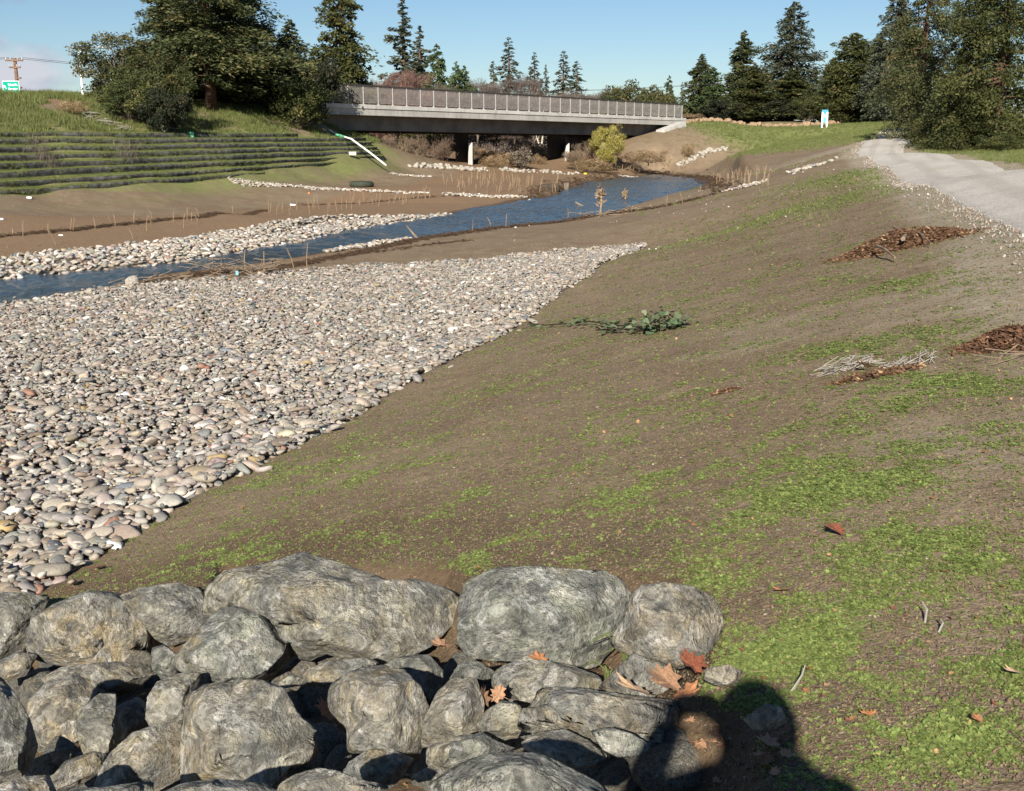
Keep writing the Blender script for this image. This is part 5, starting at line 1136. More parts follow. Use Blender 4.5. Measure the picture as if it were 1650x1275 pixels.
def info_sign():
    q = G(1328, 206); D = q[1]; k = D / F; o = empty('trail_sign', q, R(-15)); tag(o, 'two legged trail sign with white posts and blue top panel', 'sign')
    ht = 28 * k
    for sx in (-1, 1): mb = MB(); mb.box((sx * 3.6 * k, 0, ht * .42), (2.6 * k, .12, ht * .86)); mb.build('post', M['white_paint'], o)
    mb = MB(); mb.box((0, 0, ht * .86), (9.6 * k, .08, 6.5 * k)); mb.build('top_panel', M['blue_paint'], o)
    mb = MB(); mb.box((0, .03, ht * .5), (4.4 * k, .05, 13 * k)); mb.build('info_panel', M['teal'], o)
    mb = MB(); mb.box((0, 0, ht * .66), (4.4 * k, .06, 5 * k)); mb.build('notice', M['white_paint'], o)
info_sign()
def white_snag():
    q = G(1479, 206); D = 78; b = PD(1478, 212, D); o = empty('dead_tree', b); tag(o, 'bleached dead snag with stubby branches beside the path bend', 'tree'); k = D / F
    def P(px, py): return Vector(((px - 1478) * k, rnd.uniform(-.1, .1), (212 - py) * k))
    mb = MB(); mb.tube([P(1479, 216), P(1481, 196), P(1483, 182), P(1487, 168)], [.14, .12, .09, .05], 7); mb.build('trunk', M['bark_pale'], o, smooth_=True)
    for L in ([(1480, 200), (1474, 196), (1471, 190)], [(1481, 196), (1476, 190), (1473, 184)], [(1482, 186), (1490, 184), (1498, 184)], [(1485, 172), (1489, 168), (1493, 170)], [(1481, 190), (1488, 191), (1496, 194)], [(1480, 204), (1473, 204), (1470, 207)]):
        mb = MB(); mb.tube([P(*a) for a in L], [.07, .05, .025], 5); mb.build('branch', M['bark_pale'], o)
white_snag()
def outlet():
    q = G(255, 212); p = PD(252, 206.5, q[1] - .3); o = empty('pipe_outlet', (p[0], p[1], p[2]), 0); tag(o, 'concrete drain pipe outlet jutting from the grass slope above the terraces', 'pipe'); k = q[1] / F
    mb = MB(); mb.tube([(-12 * k, 1.0, .12), (13 * k, -.1, -.02)], 4.2 * k, 12); mb.build('pipe', M['concrete'], o, smooth_=False)
    mb = MB(); d = Vector((25 * k, -1.1, -.14)).normalized(); c = Vector((13 * k, -.1, -.02)); mb.tube([c - d * .02, c + d * .06], 4.9 * k, 12); mb.build('rim', M['concrete_pale'], o)
    mb = MB(); mb.tube([c + d * .062, c + d * .068], 3.4 * k, 12); mb.build('mouth_shade_disc', M['black'], o)  # solid black disc painted in for the shade inside the pipe
outlet()
def drain_pipe():
    o = empty('drain_pipe', G(558, 222)); tag(o, 'white plastic drain pipe running down the terrace end', 'pipe'); c = Vector(o.location)
    a = [Vector(PD(px, py, D)) - c for px, py, D in ((527, 208, 74), (547, 219, 73.2), (556, 221, 72.8), (566, 224, 72.2), (596, 246, 71.0), (622, 266.5, 69.6))]
    for name, seg in (('pipe', a[:2]), ('pipe', a[2:])):
        mb = MB(); mb.tube(seg, .055, 8); mb.build(name, M['pvc'], o)
    mb = MB(); mb.tube([a[1] + Vector((-.25, 0, .1)), a[1] + Vector((.15, 0, -.02)), a[2]], [.08, .085, .07], 8); mb.build('coupling', M['green_plastic'], o)
drain_pipe()
def junk(name, px, py, dims, mat, label, cat, rz=0, off=0., zpx=None, D=None):
    if name == 'litter_scrap': dims = tuple(d * .6 for d in dims)
    q = G(px, py, off) if D is None else PD(px, py, D); bm = bmesh.new(); bmesh.ops.create_cube(bm, size=1); 
    bmesh.ops.bevel(bm, geom=bm.edges[:], offset=.12, segments=2, affect='EDGES', profile=.6)
    for v in bm.verts: v.co = Vector((v.co.x * dims[0], v.co.y * dims[1], v.co.z * dims[2])) * (1 + .18 * mnoise.noise(v.co * 3 + Vector((px, py, 0))))
    me = bpy.data.meshes.new(name); bm.to_mesh(me); bm.free(); o = link(name, me, M[mat], loc=(q[0], q[1], q[2] + dims[2] * .4)); o.rotation_euler = (rnd.uniform(-.1, .1), rnd.uniform(-.1, .1), rz); return tag(o, label, cat)
junk('concrete_block', 568, 250, (.42, .3, .22), 'concrete_pale', 'small pale block lying on the terraces left of the white pipe', 'block', .3, D=70.5)
junk('green_bucket', 308, 221, (.3, .3, .3), 'green_plastic', 'pale green plastic scrap on the upper terrace', 'litter', .2, D=58.5)
junk('litter_scrap', 47, 320, (.3, .25, .12), 'trash_white', 'white scrap on the ground below the lowest terrace', 'litter', .3)
junk('litter_scrap', 472, 331, (.42, .2, .1), 'trash_white', 'white flat scrap on the brown floodplain', 'litter', .1)
junk('litter_scrap', 498, 312, (.16, .16, .12), 'trash_orange', 'small orange scrap on the brown floodplain', 'litter', .1)
junk('litter_scrap', 943, 281, (.4, .3, .2), 'trash_yellow', 'yellow scrap near the stones in front of the bridge', 'litter', .1)
junk('litter_scrap', 3, 354, (.2, .2, .08), 'trash_white', 'white scrap at the left edge of the floodplain', 'litter', .1)
junk('litter_scrap', 98, 380, (.18, .14, .06), 'trash_white', 'white scrap just above the bank cobbles on the left', 'litter', .4)
junk('bottle', 382, 443, (.045, .045, .09), 'trash_blue', 'light blue plastic bottle caught in the driftwood', 'bottle', .6, .15)
def old_tyre():
    q = G(583, 301); o = empty('old_tyre', q); tag(o, 'dark half buried tyre lying on the floodplain', 'tyre'); V, Fs = [], []
    n, m_ = 20, 8; a, b = .48, .16
    for i in range(n):
        for j in range(m_):
            u, v = 2 * math.pi * i / n, 2 * math.pi * j / m_; V.append(((a + b * math.cos(v)) * math.cos(u), (a + b * math.cos(v)) * math.sin(u), .12 + b * math.sin(v)))
            Fs.append((i * m_ + j, ((i + 1) % n) * m_ + j, ((i + 1) % n) * m_ + (j + 1) % m_, i * m_ + (j + 1) % m_))
    link('casing', mesh_any('casing', V, Fs, True), M['rubber'], o)
    mb = MB(); mb.tube([(0, 0, .05), (0, 0, .13)], .38, 16); mb.build('soil_fill', M['wrack'], o)
old_tyre()

# riprap: white stones under the bridge and on the right, tan rocks along the berm
RIPM = {}
for mt in ('riprap_white', 'riprap_tan'):
    RIPM[mt] = []
    for s_ in range(5):
        V, Fs = ICO[2]; r2 = np.random.default_rng(s_ + 900); P = V * np.array([1, .8, .7])
        for _ in range(7):
            n = r2.normal(size=3); n /= np.linalg.norm(n); dd = P @ n; P = P - np.outer(np.maximum(0, dd - dd.max() * .72) * .9, n)
        mm_ = mesh_np('riprap_stone', P, Fs, False); mm_.materials.append(M[mt]); RIPM[mt].append(mm_)
def riprap(line, n, smin, smax, mt, label, group, jit=4, off=.08, D=None, cat='rock', name='riprap_stone', jy=2.0):
    xs = np.array([a for a, b in line]); ys = np.array([b for a, b in line]); t = np.linspace(0, 1, len(line))
    for i in range(n):
        f = (i + rnd.random()) / n; px = np.interp(f, t, xs) + rnd.uniform(-jit, jit); py = np.interp(f, t, ys) + rnd.uniform(-jy, jy)
        q = G(px, py, .0) if D is None else PD(px, py, np.interp(px, *D)); q = (q[0], q[1], hz(q[0], q[1])); s = rnd.uniform(smin, smax) * (1 + .5 * (rnd.random() < .12))
        o = bpy.data.objects.new(name, RIPM[mt][i % 5]); COL.objects.link(o); o.location = (q[0], q[1], q[2] + s * .35); o.scale = (s, s * rnd.uniform(.8, 1.1), s * rnd.uniform(.7, 1.0)); o.rotation_euler = (rnd.uniform(-.5, .5), rnd.uniform(-.5, .5), rnd.uniform(0, 6))
        tag(o, label(px) if callable(label) else label, cat, group)
riprap([(660, 267), (700, 269), (740, 272), (785, 275)], 60, .10, .24, 'riprap_white', 'pale angular stone in the line crossing the left bridge pier', 'stones around the left pier', 3, jy=3)
riprap([(806, 274), (850, 277), (935, 281)], 60, .09, .2, 'riprap_white', 'pale angular stone in the line between the piers and the willow', 'stones in front of the bridge piers', 3, jy=2.4)
riprap([(1092, 268), (1115, 257), (1140, 246), (1172, 239)], 80, .10, .24, 'riprap_white', lambda px: 'white angular stone in the %s part of the rock chute on the far right bank' % ('lower' if px < 1120 else 'middle' if px < 1148 else 'upper'), 'stones of the rock chute on the far right bank', 4, jy=3.2)
riprap([(1278, 281), (1300, 272), (1322, 266), (1346, 257)], 18, .06, .13, 'riprap_white', 'pale stone in the broken line on the near right bank', 'stones in the broken line on the near right bank', 3)
riprap([(1104, 196), (1180, 195), (1260, 195), (1330, 196), (1400, 195), (1478, 194)], 170, .20, .48, 'riprap_tan', lambda px: 'orange tan rock on the far right slope crest, ' + ('by the right bridge end' if px < 1170 else 'below the second tall conifer' if px < 1245 else 'below the tallest pointed conifer' if px < 1318 else 'right beside the trail sign' if px < 1350 else 'below the olive cypress pair' if px < 1425 else 'where the path reaches the crest'), 'rocks along the top of the far right slope', 4, jy=1.6, D=((1100, 1200, 1300, 1400, 1480), (111, 117, 124, 133, 143)))
riprap([(211, 458), (213, 458)], 1, .17, .19, 'riprap_white', 'single larger white stone at the water edge left of the driftwood', 'lone stone at the water edge', 0, jy=.1)

# ------------------------------------------------------------------ driftwood, stakes, stems
def stake_mesh(seed, n=1):
    g = random.Random(seed); mb = MB(); mb.tube([(0, 0, -.1), (g.uniform(-.04, .04), 0, .35), (g.uniform(-.1, .1), g.uniform(-.06, .06), .75)], [.011, .009, .007], 5)
    if g.random() < .6: mb.tube([(0, 0, .3), (g.uniform(-.2, .2), g.uniform(-.1, .1), .6)], [.006, .004], 4)
    me = mesh_any('willow_stake', mb.V, mb.F); me.materials.append(M['stake']); return me
STK = [stake_mesh(i) for i in range(6)]
def stakes(pts, label, group, hmin=.5, hmax=1.1):
    for px, py in pts:
        q = G(px, py); o = bpy.data.objects.new('willow_stake', STK[rnd.randrange(6)]); COL.objects.link(o); o.location = q; s = rnd.uniform(hmin, hmax); k = max(1, q[1] / 45); o.scale = (k, k, s); o.rotation_euler = (rnd.uniform(-.12, .12), rnd.uniform(-.12, .12), rnd.uniform(0, 6))
        tag(o, label, 'stake', group)
stakes([(x + rnd.uniform(-6, 6), np.interp(x, [0, 430], [384, 342]) + rnd.uniform(-3, 3)) for x in (22, 40, 78, 108, 112, 152, 158, 183, 190, 219, 240, 248, 273, 302, 306, 318, 372)] + [(90, 395), (236, 372), (215, 385), (296, 368), (318, 362)], 'thin pale stake along the dark drift line left of the stream', 'stakes along the drift line left of the stream', .3, .6)
stakes([(rnd.uniform(430, 720), 0) for _ in range(0)] + [(x, 344 - (x - 440) * .10 + rnd.uniform(-8, 8)) for x in [rnd.uniform(430, 700) for _ in range(44)]], 'thin pale stake on the brown flat beyond the bank cobbles', 'stakes on the brown flat beyond the bank cobbles', .3, .8)
stakes([(rnd.uniform(715, 900), rnd.uniform(288, 312)) for _ in range(70)], 'dry stem in the thicket of stakes before the bridge', 'stakes on the flat before the bridge', .5, 1.1)
stakes([(415, 445), (425, 441), (474, 432), (494, 430), (396, 437), (680, 381), (712, 378), (760, 374), (790, 369), (815, 367), (860, 361), (900, 356), (915, 354), (935, 351), (1075, 333), (1100, 328), (1130, 319)], 'thin stake standing on the near bank of the stream', 'stakes on the near bank of the stream', .3, .7)
stakes([(rnd.uniform(1150, 1240), rnd.uniform(285, 302)) for _ in range(40)], 'dry upright stem on the brown bank right of the pool', 'dry stems right of the pool', .4, .9)
stakes([(rnd.uniform(1000, 1110), rnd.uniform(262, 278)) for _ in range(36)], 'dry stem on the bank under the right end of the bridge', 'dry stems under the right bridge end', .5, 1.2)
def twig_pile(px, py, n, L, rad, mat, label, cat, name, spread, hgt=.2, dirx=None, seed=0, part='twig'):
    g = random.Random(seed); q = G(px, py); o = empty(name, q); tag(o, label, cat)
    for i in range(min(n, 60)):
        mb = MB(); c = Vector((g.uniform(-1, 1) * spread[0], g.uniform(-1, 1) * spread[1], g.uniform(0, hgt))); c.z += hz(q[0] + c.x, q[1] + c.y) - q[2]
        a = g.uniform(0, 6.28) if dirx is None else dirx + g.gauss(0, .35); d = Vector((math.cos(a), math.sin(a), g.uniform(-.25, .5))) * L * g.uniform(.4, 1)
        mid = c + d * .5 + Vector((g.gauss(0, .05), g.gauss(0, .05), g.gauss(0, .04))) * L
        mb.tube([c - d * .5, mid - d * .1, c + d * .5], [rad, rad * .85, rad * .5], 4); mb.build(part, M[mat], o)
    return o
twig_pile(400, 445, 60, .62, .009, 'dead_wood', 'tangled driftwood pile at the near water edge', 'driftwood', 'driftwood_pile', (.7, .35), .35, None, 1)
twig_pile(290, 452, 30, .5, .008, 'dead_wood', 'long low drift line of twigs left of the driftwood pile', 'driftwood', 'driftwood_pile', (1.3, .25), .12, .2, 2)
twig_pile(332, 437, 22, .4, .008, 'dead_wood', 'small heap of orange drift twigs on the water edge', 'driftwood', 'driftwood_pile', (.4, .3), .2, None, 3)
twig_pile(972, 348, 30, .7, .014, 'dead_wood', 'heap of reeds and twigs on the near bank below the pool', 'driftwood', 'driftwood_pile', (1.2, .4), .2, None, 4)
twig_pile(1010, 334, 26, .7, .014, 'dead_wood', 'reed debris on the near bank right of the tall stems', 'driftwood', 'driftwood_pile', (1.0, .4), .2, None, 5)
twig_pile(668, 384, 14, .45, .011, 'dead_wood', 'small twig tangle at the tip of the gravel bar', 'driftwood', 'driftwood_pile', (.4, .2), .15, None, 6)
twig_pile(1365, 594, 60, .2, .0028, 'grey_twig', 'bundle of grey brush lying on the green patch', 'brush', 'brush_bundle', (.17, .10), .06, R(35), 7)
twig_pile(1462, 588, 40, .2, .0028, 'grey_twig', 'smaller grey brush clump right of the grey bundle', 'brush', 'brush_bundle', (.16, .09), .05, R(40), 8)
twig_pile(1640, 577, 9, .4, .003, 'dead_wood', 'pale sticks in front of the mulch at the right edge', 'brush', 'stick_bundle', (.2, .12), .03, R(20), 9, 'stick')
def reedstem(px, py, hpx, label):
    q = G(px, py); k = q[1] / F; o = empty('dry_plant', q); tag(o, label, 'plant'); mb = MB()
    mb.tube([(0, 0, 0), (.04, 0, hpx * k * .6), (.02, 0, hpx * k)], [.05, .04, .03], 5); mb.build('stem', M['stake'], o)
    g = np.random.default_rng(int(px)); n = 70; C = np.array([0, 0, hpx * k * .92]) + g.normal(0, 1, (n, 3)) * np.array([.1, .08, .14]) * (hpx / 36); a = unit(g.normal(size=(n, 3))) * .12
    V, Fs, sh = kites(C, a, unit(np.cross(a, g.normal(size=(n, 3)))) * .03, g.uniform(0, 1, n)); link('seed_head', mesh_np('seed_head', V, Fs, False, {'shade': ('FLOAT', sh)}), M['drystem'], o)
reedstem(967, 347, 36, 'tallest dry stalk with a tufted head in front of the pool'); reedstem(1006, 333, 22, 'shorter dry stalk with a tufted head in front of the pool')
mb = MB(); a, b = G(957, 346), PD(927, 326, G(957, 346)[1]); mb.tube([a, (np.array(a) + b) / 2 + np.array([0, 0, .05]), b], [.06, .05, .035], 6); tag(mb.build('leaning_branch', M['dead_wood']), 'pale branch leaning out over the pool beside the dry stalks', 'branch')
mb = MB(); a, b = G(672, 384), PD(655, 364, G(672, 384)[1]); mb.tube([a, b], [.035, .015], 5); tag(mb.build('leaning_branch', M['dead_wood']), 'thin branch leaning over the stream by the gravel bar', 'branch')
junk('stump', 884, 308, (1.0, .5, .42), 'wood_dark', 'dark rotten stump at the far water edge', 'stump', .2)
junk('stump', 912, 306, (.3, .35, .45), 'bark_grey', 'pale grey stump beside the dark one at the far water edge', 'stump', .1)

# leaf-like small meshes
def maple_mesh(seed, curl=.25):
    g = random.Random(seed); lob = [(0, 1.0), (.16, .62), (.42, .88), (.40, .5), (.86, .52), (.60, .22), (.72, -.12), (.36, -.10), (.18, -.42), (0, -.30)]
    pts = [(x, y) for x, y in lob] + [(-x, y) for x, y in lob[-2:0:-1]]; V = [(0, .05, 0)]
    for x, y in pts: V.append((x + g.uniform(-.04, .04), y + g.uniform(-.04, .04), curl * (x * x * g.uniform(.6, 1.3) + y * y * .35 * g.uniform(.3, 1.4)) + g.uniform(-.03, .06)))
    n = len(pts); Fs = [(0, 1 + (i + 1) % n, 1 + i) for i in range(n)]
    b = len(V); V += [(-.02, -.3, 0), (.02, -.3, 0), (.03, -.75, .08), (0, -.75, .08)]; Fs.append((b, b + 1, b + 2, b + 3))
    me = mesh_any('maple_leaf', V, Fs); a = me.attributes.new('shade', 'FLOAT', 'POINT'); a.data.foreach_set('value', [g.uniform(.3, .9)] * len(V)); return me
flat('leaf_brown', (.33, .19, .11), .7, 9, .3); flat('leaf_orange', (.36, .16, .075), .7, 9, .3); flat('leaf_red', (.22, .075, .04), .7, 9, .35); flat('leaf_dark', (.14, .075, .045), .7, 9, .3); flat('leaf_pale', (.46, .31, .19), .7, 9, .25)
MAP = [maple_mesh(i, .2 + .08 * i) for i in range(4)]
def leaf(px, py, s, mat, label, off=.05, tilt=(0, 0), rz=None, i=0, lift=0.):
    q = G(px, py, off); me = MAP[i % 4].copy(); me.materials.append(M[mat]); o = link('fallen_leaf', me, loc=(q[0], q[1], q[2] + lift)); o.scale = (s, s, s)
    o.rotation_euler = (tilt[0], tilt[1], rnd.uniform(0, 6) if rz is None else rz); return tag(o, label, 'leaf', 'fallen maple leaves')
leaf(1080, 1102, .085, 'leaf_brown', 'large brown maple leaf on the boulder by the photographer shadow', .26, (.35, .1), 1.0, 0)
leaf(1028, 1112, .085, 'leaf_pale', 'pale tan maple leaf left of the large brown one', .28, (.4, -.1), 2.2, 1)
leaf(1118, 1075, .066, 'leaf_red', 'jagged dark red leaf behind the large brown one', .25, (.5, .3), .6, 2)
leaf(1100, 1120, .06, 'leaf_orange', 'small brown leaf right beside the shadow edge', .25, (.3, .2), 4.0, 3)
leaf(778, 1128, .052, 'leaf_brown', 'upright brown leaf wedged against the small whitish stone', .28, (1.15, .9), .9, 1)
leaf(806, 1120, .04, 'leaf_brown', 'folded brown leaf standing right of the upright one', .30, (1.1, -.9), .7, 2)
leaf(160, 914, .09, 'leaf_orange', 'orange maple leaf at the corner of the stone bed', .02, (.25, .1), 3.0, 0)
leaf(718, 1042, .07, 'leaf_brown', 'brown leaf in the gap beside the longest boulder', .2, (.2, .1), 1.8, 3)
leaf(530, 1150, .08, 'leaf_orange', 'rust orange leaf down in the deep dark gap', .12, (.7, .3), 1., 1)
leaf(873, 1064, .055, 'leaf_orange', 'small orange leaf in front of the pale block', .2, (.2, .0), 1.5, 2)
leaf(1350, 856, .06, 'leaf_red', 'long rusty leaf on the green patch', .02, (.35, .2), .7, 0)
leaf(1263, 951, .045, 'leaf_orange', 'small orange leaf on bare soil right of the boulders', .01, (.2, .2), 2.2, 1)
leaf(1303, 1078, .022, 'leaf_orange', 'tiny orange leaf at the green patch near the shadow', .02, (.5, .2), 2.0, 3)
leaf(1400, 1152, .028, 'leaf_orange', 'tiny orange leaf standing in weeds at the lower right', .02, (.9, .2), 2.7, 2)
leaf(1577, 1160, .026, 'leaf_orange', 'orange leaf in weeds at the lower right edge', .02, (.3, .2), .7, 0)
leaf(1637, 1083, .035, 'leaf_pale', 'tan leaf at the right edge above the weeds', .02, (.2, .1), 1.7, 1)
leaf(1398, 592, .09, 'leaf_pale', 'large tan leaf between the two grey brush clumps', .03, (.5, .1), 1.7, 1)
leaf(1245, 1200, .05, 'leaf_brown', 'brown leaf inside the photographer shadow', .03, (.2, .2), 1.2, 2)
def grass_plant(px, py, n, L, label):
    q = G(px, py, .12); o = empty('grass_plant', q); tag(o, label, 'plant'); g = random.Random(px)
    for i in range(n):
        a = g.uniform(0, 6.28); d = Vector((math.cos(a), math.sin(a) * .5, 0)); l = L * g.uniform(.5, 1); mb = MB()
        mb.tube([(0, 0, -.1), d * l * .15 + Vector((0, 0, l * .5)), d * l * .5 + Vector((0, 0, l * .75)), d * l * .95 + Vector((0, 0, l * .5))], [.004, .0035, .003, .001], 4); mb.build('blade', M['blade'], o)
flat('blade', (.10, .13, .035), .7, 5, .3)
grass_plant(1012, 1075, 9, .17, 'small arching grass plant between the pale block and the right end boulder')
grass_plant(980, 1100, 5, .1, 'tiny grass sprout on the leaf covered boulder')
r9 = random.Random(99)
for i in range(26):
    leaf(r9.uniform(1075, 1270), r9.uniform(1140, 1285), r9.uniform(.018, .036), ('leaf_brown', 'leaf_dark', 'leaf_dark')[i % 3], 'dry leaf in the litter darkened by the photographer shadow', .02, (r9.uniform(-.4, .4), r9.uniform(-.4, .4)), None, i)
def litter_cloud(name, pts, s, mat, nz, r, tilt=.5, label=None, parent=None, kind_='stuff'):
    pass
# mulch piles: chips piled on a low mound
def mulch(px, py, wx, wy, n, hgt, label, ang, seed, sz=.05):
    g = np.random.default_rng(seed); q = G(px, py); o = empty('mulch_pile', q); tag(o, label, 'mulch pile')
    a = g.uniform(0, 6.28, n); rr = np.sqrt(g.uniform(0, 1, n)) * (1 + .15 * g.normal(size=n)); X = np.cos(a) * rr * wx; Y = np.sin(a) * rr * wy; c, s = math.cos(ang), math.sin(ang)
    X, Y = X * c - Y * s, X * s + Y * c; X += q[0]; Y += q[1]; Z = height(X, Y) + hgt * np.clip(1 - rr ** 2, 0, 1) * (.5 + fbm(X, Y, 2.5, 3, seed)) * g.uniform(.55, 1, n) + .008
    C = np.c_[X, Y, Z] - q; d = unit(g.normal(size=(n, 3)) * np.array([1, 1, .35])); L = sz * g.uniform(.4, 1.3, n); nr = unit(g.normal(size=(n, 3)) + np.array([0, 0, .8])); sd = unit(np.cross(d, nr))
    V, Fs, sh = kites(C, d * L[:, None], sd * (L * .32)[:, None], g.beta(1.3, 2.2, n)); m_ = link('bark_chips', mesh_np('bark_chips', V, Fs, False, {'shade': ('FLOAT', sh)}), M['mulch'], o); m_['kind'] = 'stuff'; return o, q
o, q = mulch(1455, 396, .76, .5, 6500, .17, 'long reddish bark mulch pile below the gravel path', R(-32), 3, .032)
for (a, b, rad) in (((1412, 396), (1442, 415), .018), ((1440, 366), (1455, 380), .016), ((1455, 385), (1464, 377), .03), ((1470, 370), (1500, 392), .01)):
    mb = MB(); P0 = Vector(G(*a, .14)) - Vector(q); P1 = Vector(G(*b, .06)) - Vector(q); mb.tube([P0, (P0 + P1) / 2 + Vector((0, 0, .02)), P1], [rad, rad * .9, rad * .6], 5); mb.build('stick', M['dead_wood'], o)
o, q = mulch(1640, 554, .34, .24, 3200, .10, 'bark mulch pile cut by the right edge of the picture', R(-20), 4, .024)
o, q = mulch(1412, 607, .26, .10, 420, .03, 'scatter of brown leaves under the grey brush', R(-5), 5, .03)
o, q = mulch(1170, 632, .10, .06, 120, .02, 'small brown leaf pile on the bare slope', R(-10), 6, .022)
o, q = mulch(1255, 425, .3, .2, 0 + 60, .01, 'faint scatter of chips on the slope left of the mulch', R(-10), 8, .02)
# vine on the slope
def vine():
    g = np.random.default_rng(3); q = G(1030, 522); o = empty('trailing_vine', q); tag(o, 'trailing grey green bramble vine across the bare slope', 'plant')
    runs = [[(950, 518), (990, 524), (1040, 528), (1075, 522), (1100, 520)], [(960, 532), (1000, 530), (1040, 533)], [(1040, 528), (1060, 512), (1078, 507), (1098, 519)], [(850, 522), (880, 524), (920, 521), (950, 518)]]
    C = []
    for k, rn in enumerate(runs):
        pts = [Vector(G(a, b, .05 + (.12 if 1055 < a < 1090 and k == 2 else 0))) - Vector(q) for a, b in rn]; mb = MB(); mb.tube(pts, .008, 5); mb.build('stem', M['wrack'], o)
        for i in range(len(pts) - 1):
            for _ in range(24 if k != 3 else 8):
                p = pts[i].lerp(pts[i + 1], g.uniform()) + Vector(g.normal(0, 1, 3) * np.array([.09, .12, .03])); p.z = max(p.z, hz(q[0] + p.x, q[1] + p.y) - q[2] + .025); C.append(p)
    C = np.array(C); n = len(C)
    V, Fs = [], []
    lm = []
    for v in range(4):
        m_ = MB(); g2 = random.Random(v); pts = [(0, 0, 0)]
        for j in range(9): an = 2 * math.pi * j / 9; rr = (1 if j % 3 else .72) * g2.uniform(.85, 1.1); pts.append((math.cos(an) * rr, math.sin(an) * rr, .18 * rr * g2.uniform(-.5, 1)))
        m_.add(pts, [(0, 1 + j, 1 + (j + 1) % 9) for j in range(9)]); me = mesh_any('leaf', m_.V, m_.F); a = me.attributes.new('shade', 'FLOAT', 'POINT'); a.data.foreach_set('value', [.3 + .18 * v] * len(m_.V)); me.materials.append(M['vine']); lm.append(me)
    for i in range(min(n, 290)):
        l = link('leaf', lm[i % 4], parent=o); l.location = C[i]; s = g.uniform(.022, .045); l.scale = (s, s, s); l.rotation_euler = (g.normal(0, .45), g.normal(0, .45), g.uniform(0, 6))
vine()
for (px, py, L_, rz_, lb) in ((1490, 1005, .11, 1.4, 'short grey stick standing in soil at the lower right'), (1275, 1115, .14, .6, 'grey twig beside the shadow of the head'), (1512, 1020, .07, 1.0, 'curved straw beside the short grey stick')):
    q = G(px, py); mb = MB(); d = Vector((math.cos(rz_) * .4, math.sin(rz_) * .5, .45)) * L_; mb.tube([(0, 0, 0), d * .5 + Vector((.01, 0, .01)), d], [.004, .0035, .002], 5); tag(mb.build('stick', M['grey_twig'], loc=q), lb, 'stick')
# fallen stick bundle and dead brush on the left slope by the outlet
twig_pile(172, 204, 24, 1.2, .011, 'grey_twig', 'bleached brush pile on the grass above the top terrace', 'brush', 'brush_bundle', (.9, .5), .4, R(-20), 12)
# erosion scar of brown soil on the terraces
for (px, py, lb) in ((67, 238, 'pale dry weed clump standing on the left terraces'), (207, 245, 'dry weed clump standing in the middle of the terraces'), (75, 262, 'lower dry weed clump on the left terraces')):
    q = PD(px, py + 18, 47 if px < 100 else 51); o = empty('dry_weed', q); tag(o, lb, 'plant'); g = np.random.default_rng(int(px)); n = 260
    C = g.normal(0, 1, (n, 3)) * np.array([.32, .22, .0]); C[:, 2] = g.uniform(.0, .95, n); A = np.c_[g.normal(0, .05, n), g.normal(0, .05, n), np.full(n, .16)]; V, Fs, sh = kites(C, A, unit(g.normal(size=(n, 3))) * .008, g.uniform(0, 1, n))
    link('stems', mesh_np('stems', V, Fs, False, {'shade': ('FLOAT', sh)}), M['twig_grey'], o)['kind'] = 'stuff'

# ------------------------------------------------------------------ ground cover (stuff)
def sprig_mesh(seed, nl, leaf_, hgt, mat, round_=True):
    g = np.random.default_rng(seed); C = []; A = []; B = []
    for i in range(nl):
        az = g.uniform(0, 6.28); rr = g.uniform(.2, 1) * 1.0; c = np.array([math.cos(az) * rr, math.sin(az) * rr, g.uniform(.15, 1) * hgt]); d = np.array([math.cos(az), math.sin(az), g.uniform(-.3, .5)]); d /= np.linalg.norm(d); s = leaf_ * g.uniform(.6, 1.3)
        C.append(c); A.append(d * s); B.append(np.array([-d[1], d[0], g.normal(0, .15)]) * s * (.62 if round_ else .25))
    C, A, B = map(np.array, (C, A, B)); n = len(C)
    V = np.stack([C - A, C - A * .3 + B, C + A * .5 + B * .8, C + A, C + A * .5 - B * .8, C - A * .3 - B], 1).reshape(-1, 3); Fs = np.arange(6 * n).reshape(n, 6); sh = np.repeat(g.beta(2, 2.2, n), 6)
    me = mesh_np('sprig', V, Fs, False, {'shade': ('FLOAT', sh)}); me.materials.append(M[mat]); return me
def blade_mesh(seed, n, mat, w=.05, lean=.35):
    g = np.random.default_rng(seed); C0_ = g.normal(0, .35, (n, 3)) * np.array([1, 1, 0]); d = unit(np.c_[g.normal(0, lean, (n, 2)), np.ones(n)]); L = g.uniform(.5, 1.1, n); sd = unit(np.cross(d, g.normal(size=(n, 3)))) * w
    tip = C0_ + d * L[:, None] + np.c_[g.normal(0, .12, (n, 2)), np.zeros(n)]; V = np.stack([C0_ - sd, C0_ + sd, tip], 1).reshape(-1, 3); Fs = np.arange(3 * n).reshape(n, 3); sh = np.repeat(g.beta(2, 2.2, n), 3)
    me = mesh_np('tuft', V, Fs, False, {'shade': ('FLOAT', sh)}); me.materials.append(M[mat]); return me
def stuff_pts(n, r, dmin, dmax, pw=1.0, m=.6):
    """random ground points inside the viewed wedge, denser near the camera"""
    y = dmin * (dmax / dmin) ** (r.uniform(size=n) ** pw); x = r.uniform(-1, 1, n) * (.47 * y + m); return x, y
def bare_ok(x, y): return (sdist(GRAVEL, x, y) > .02) & (sdist(WATER, x, y) > .25) & (sdist(PATH, x, y) > .02) & (sdist(LGRAV, x, y) > .0)
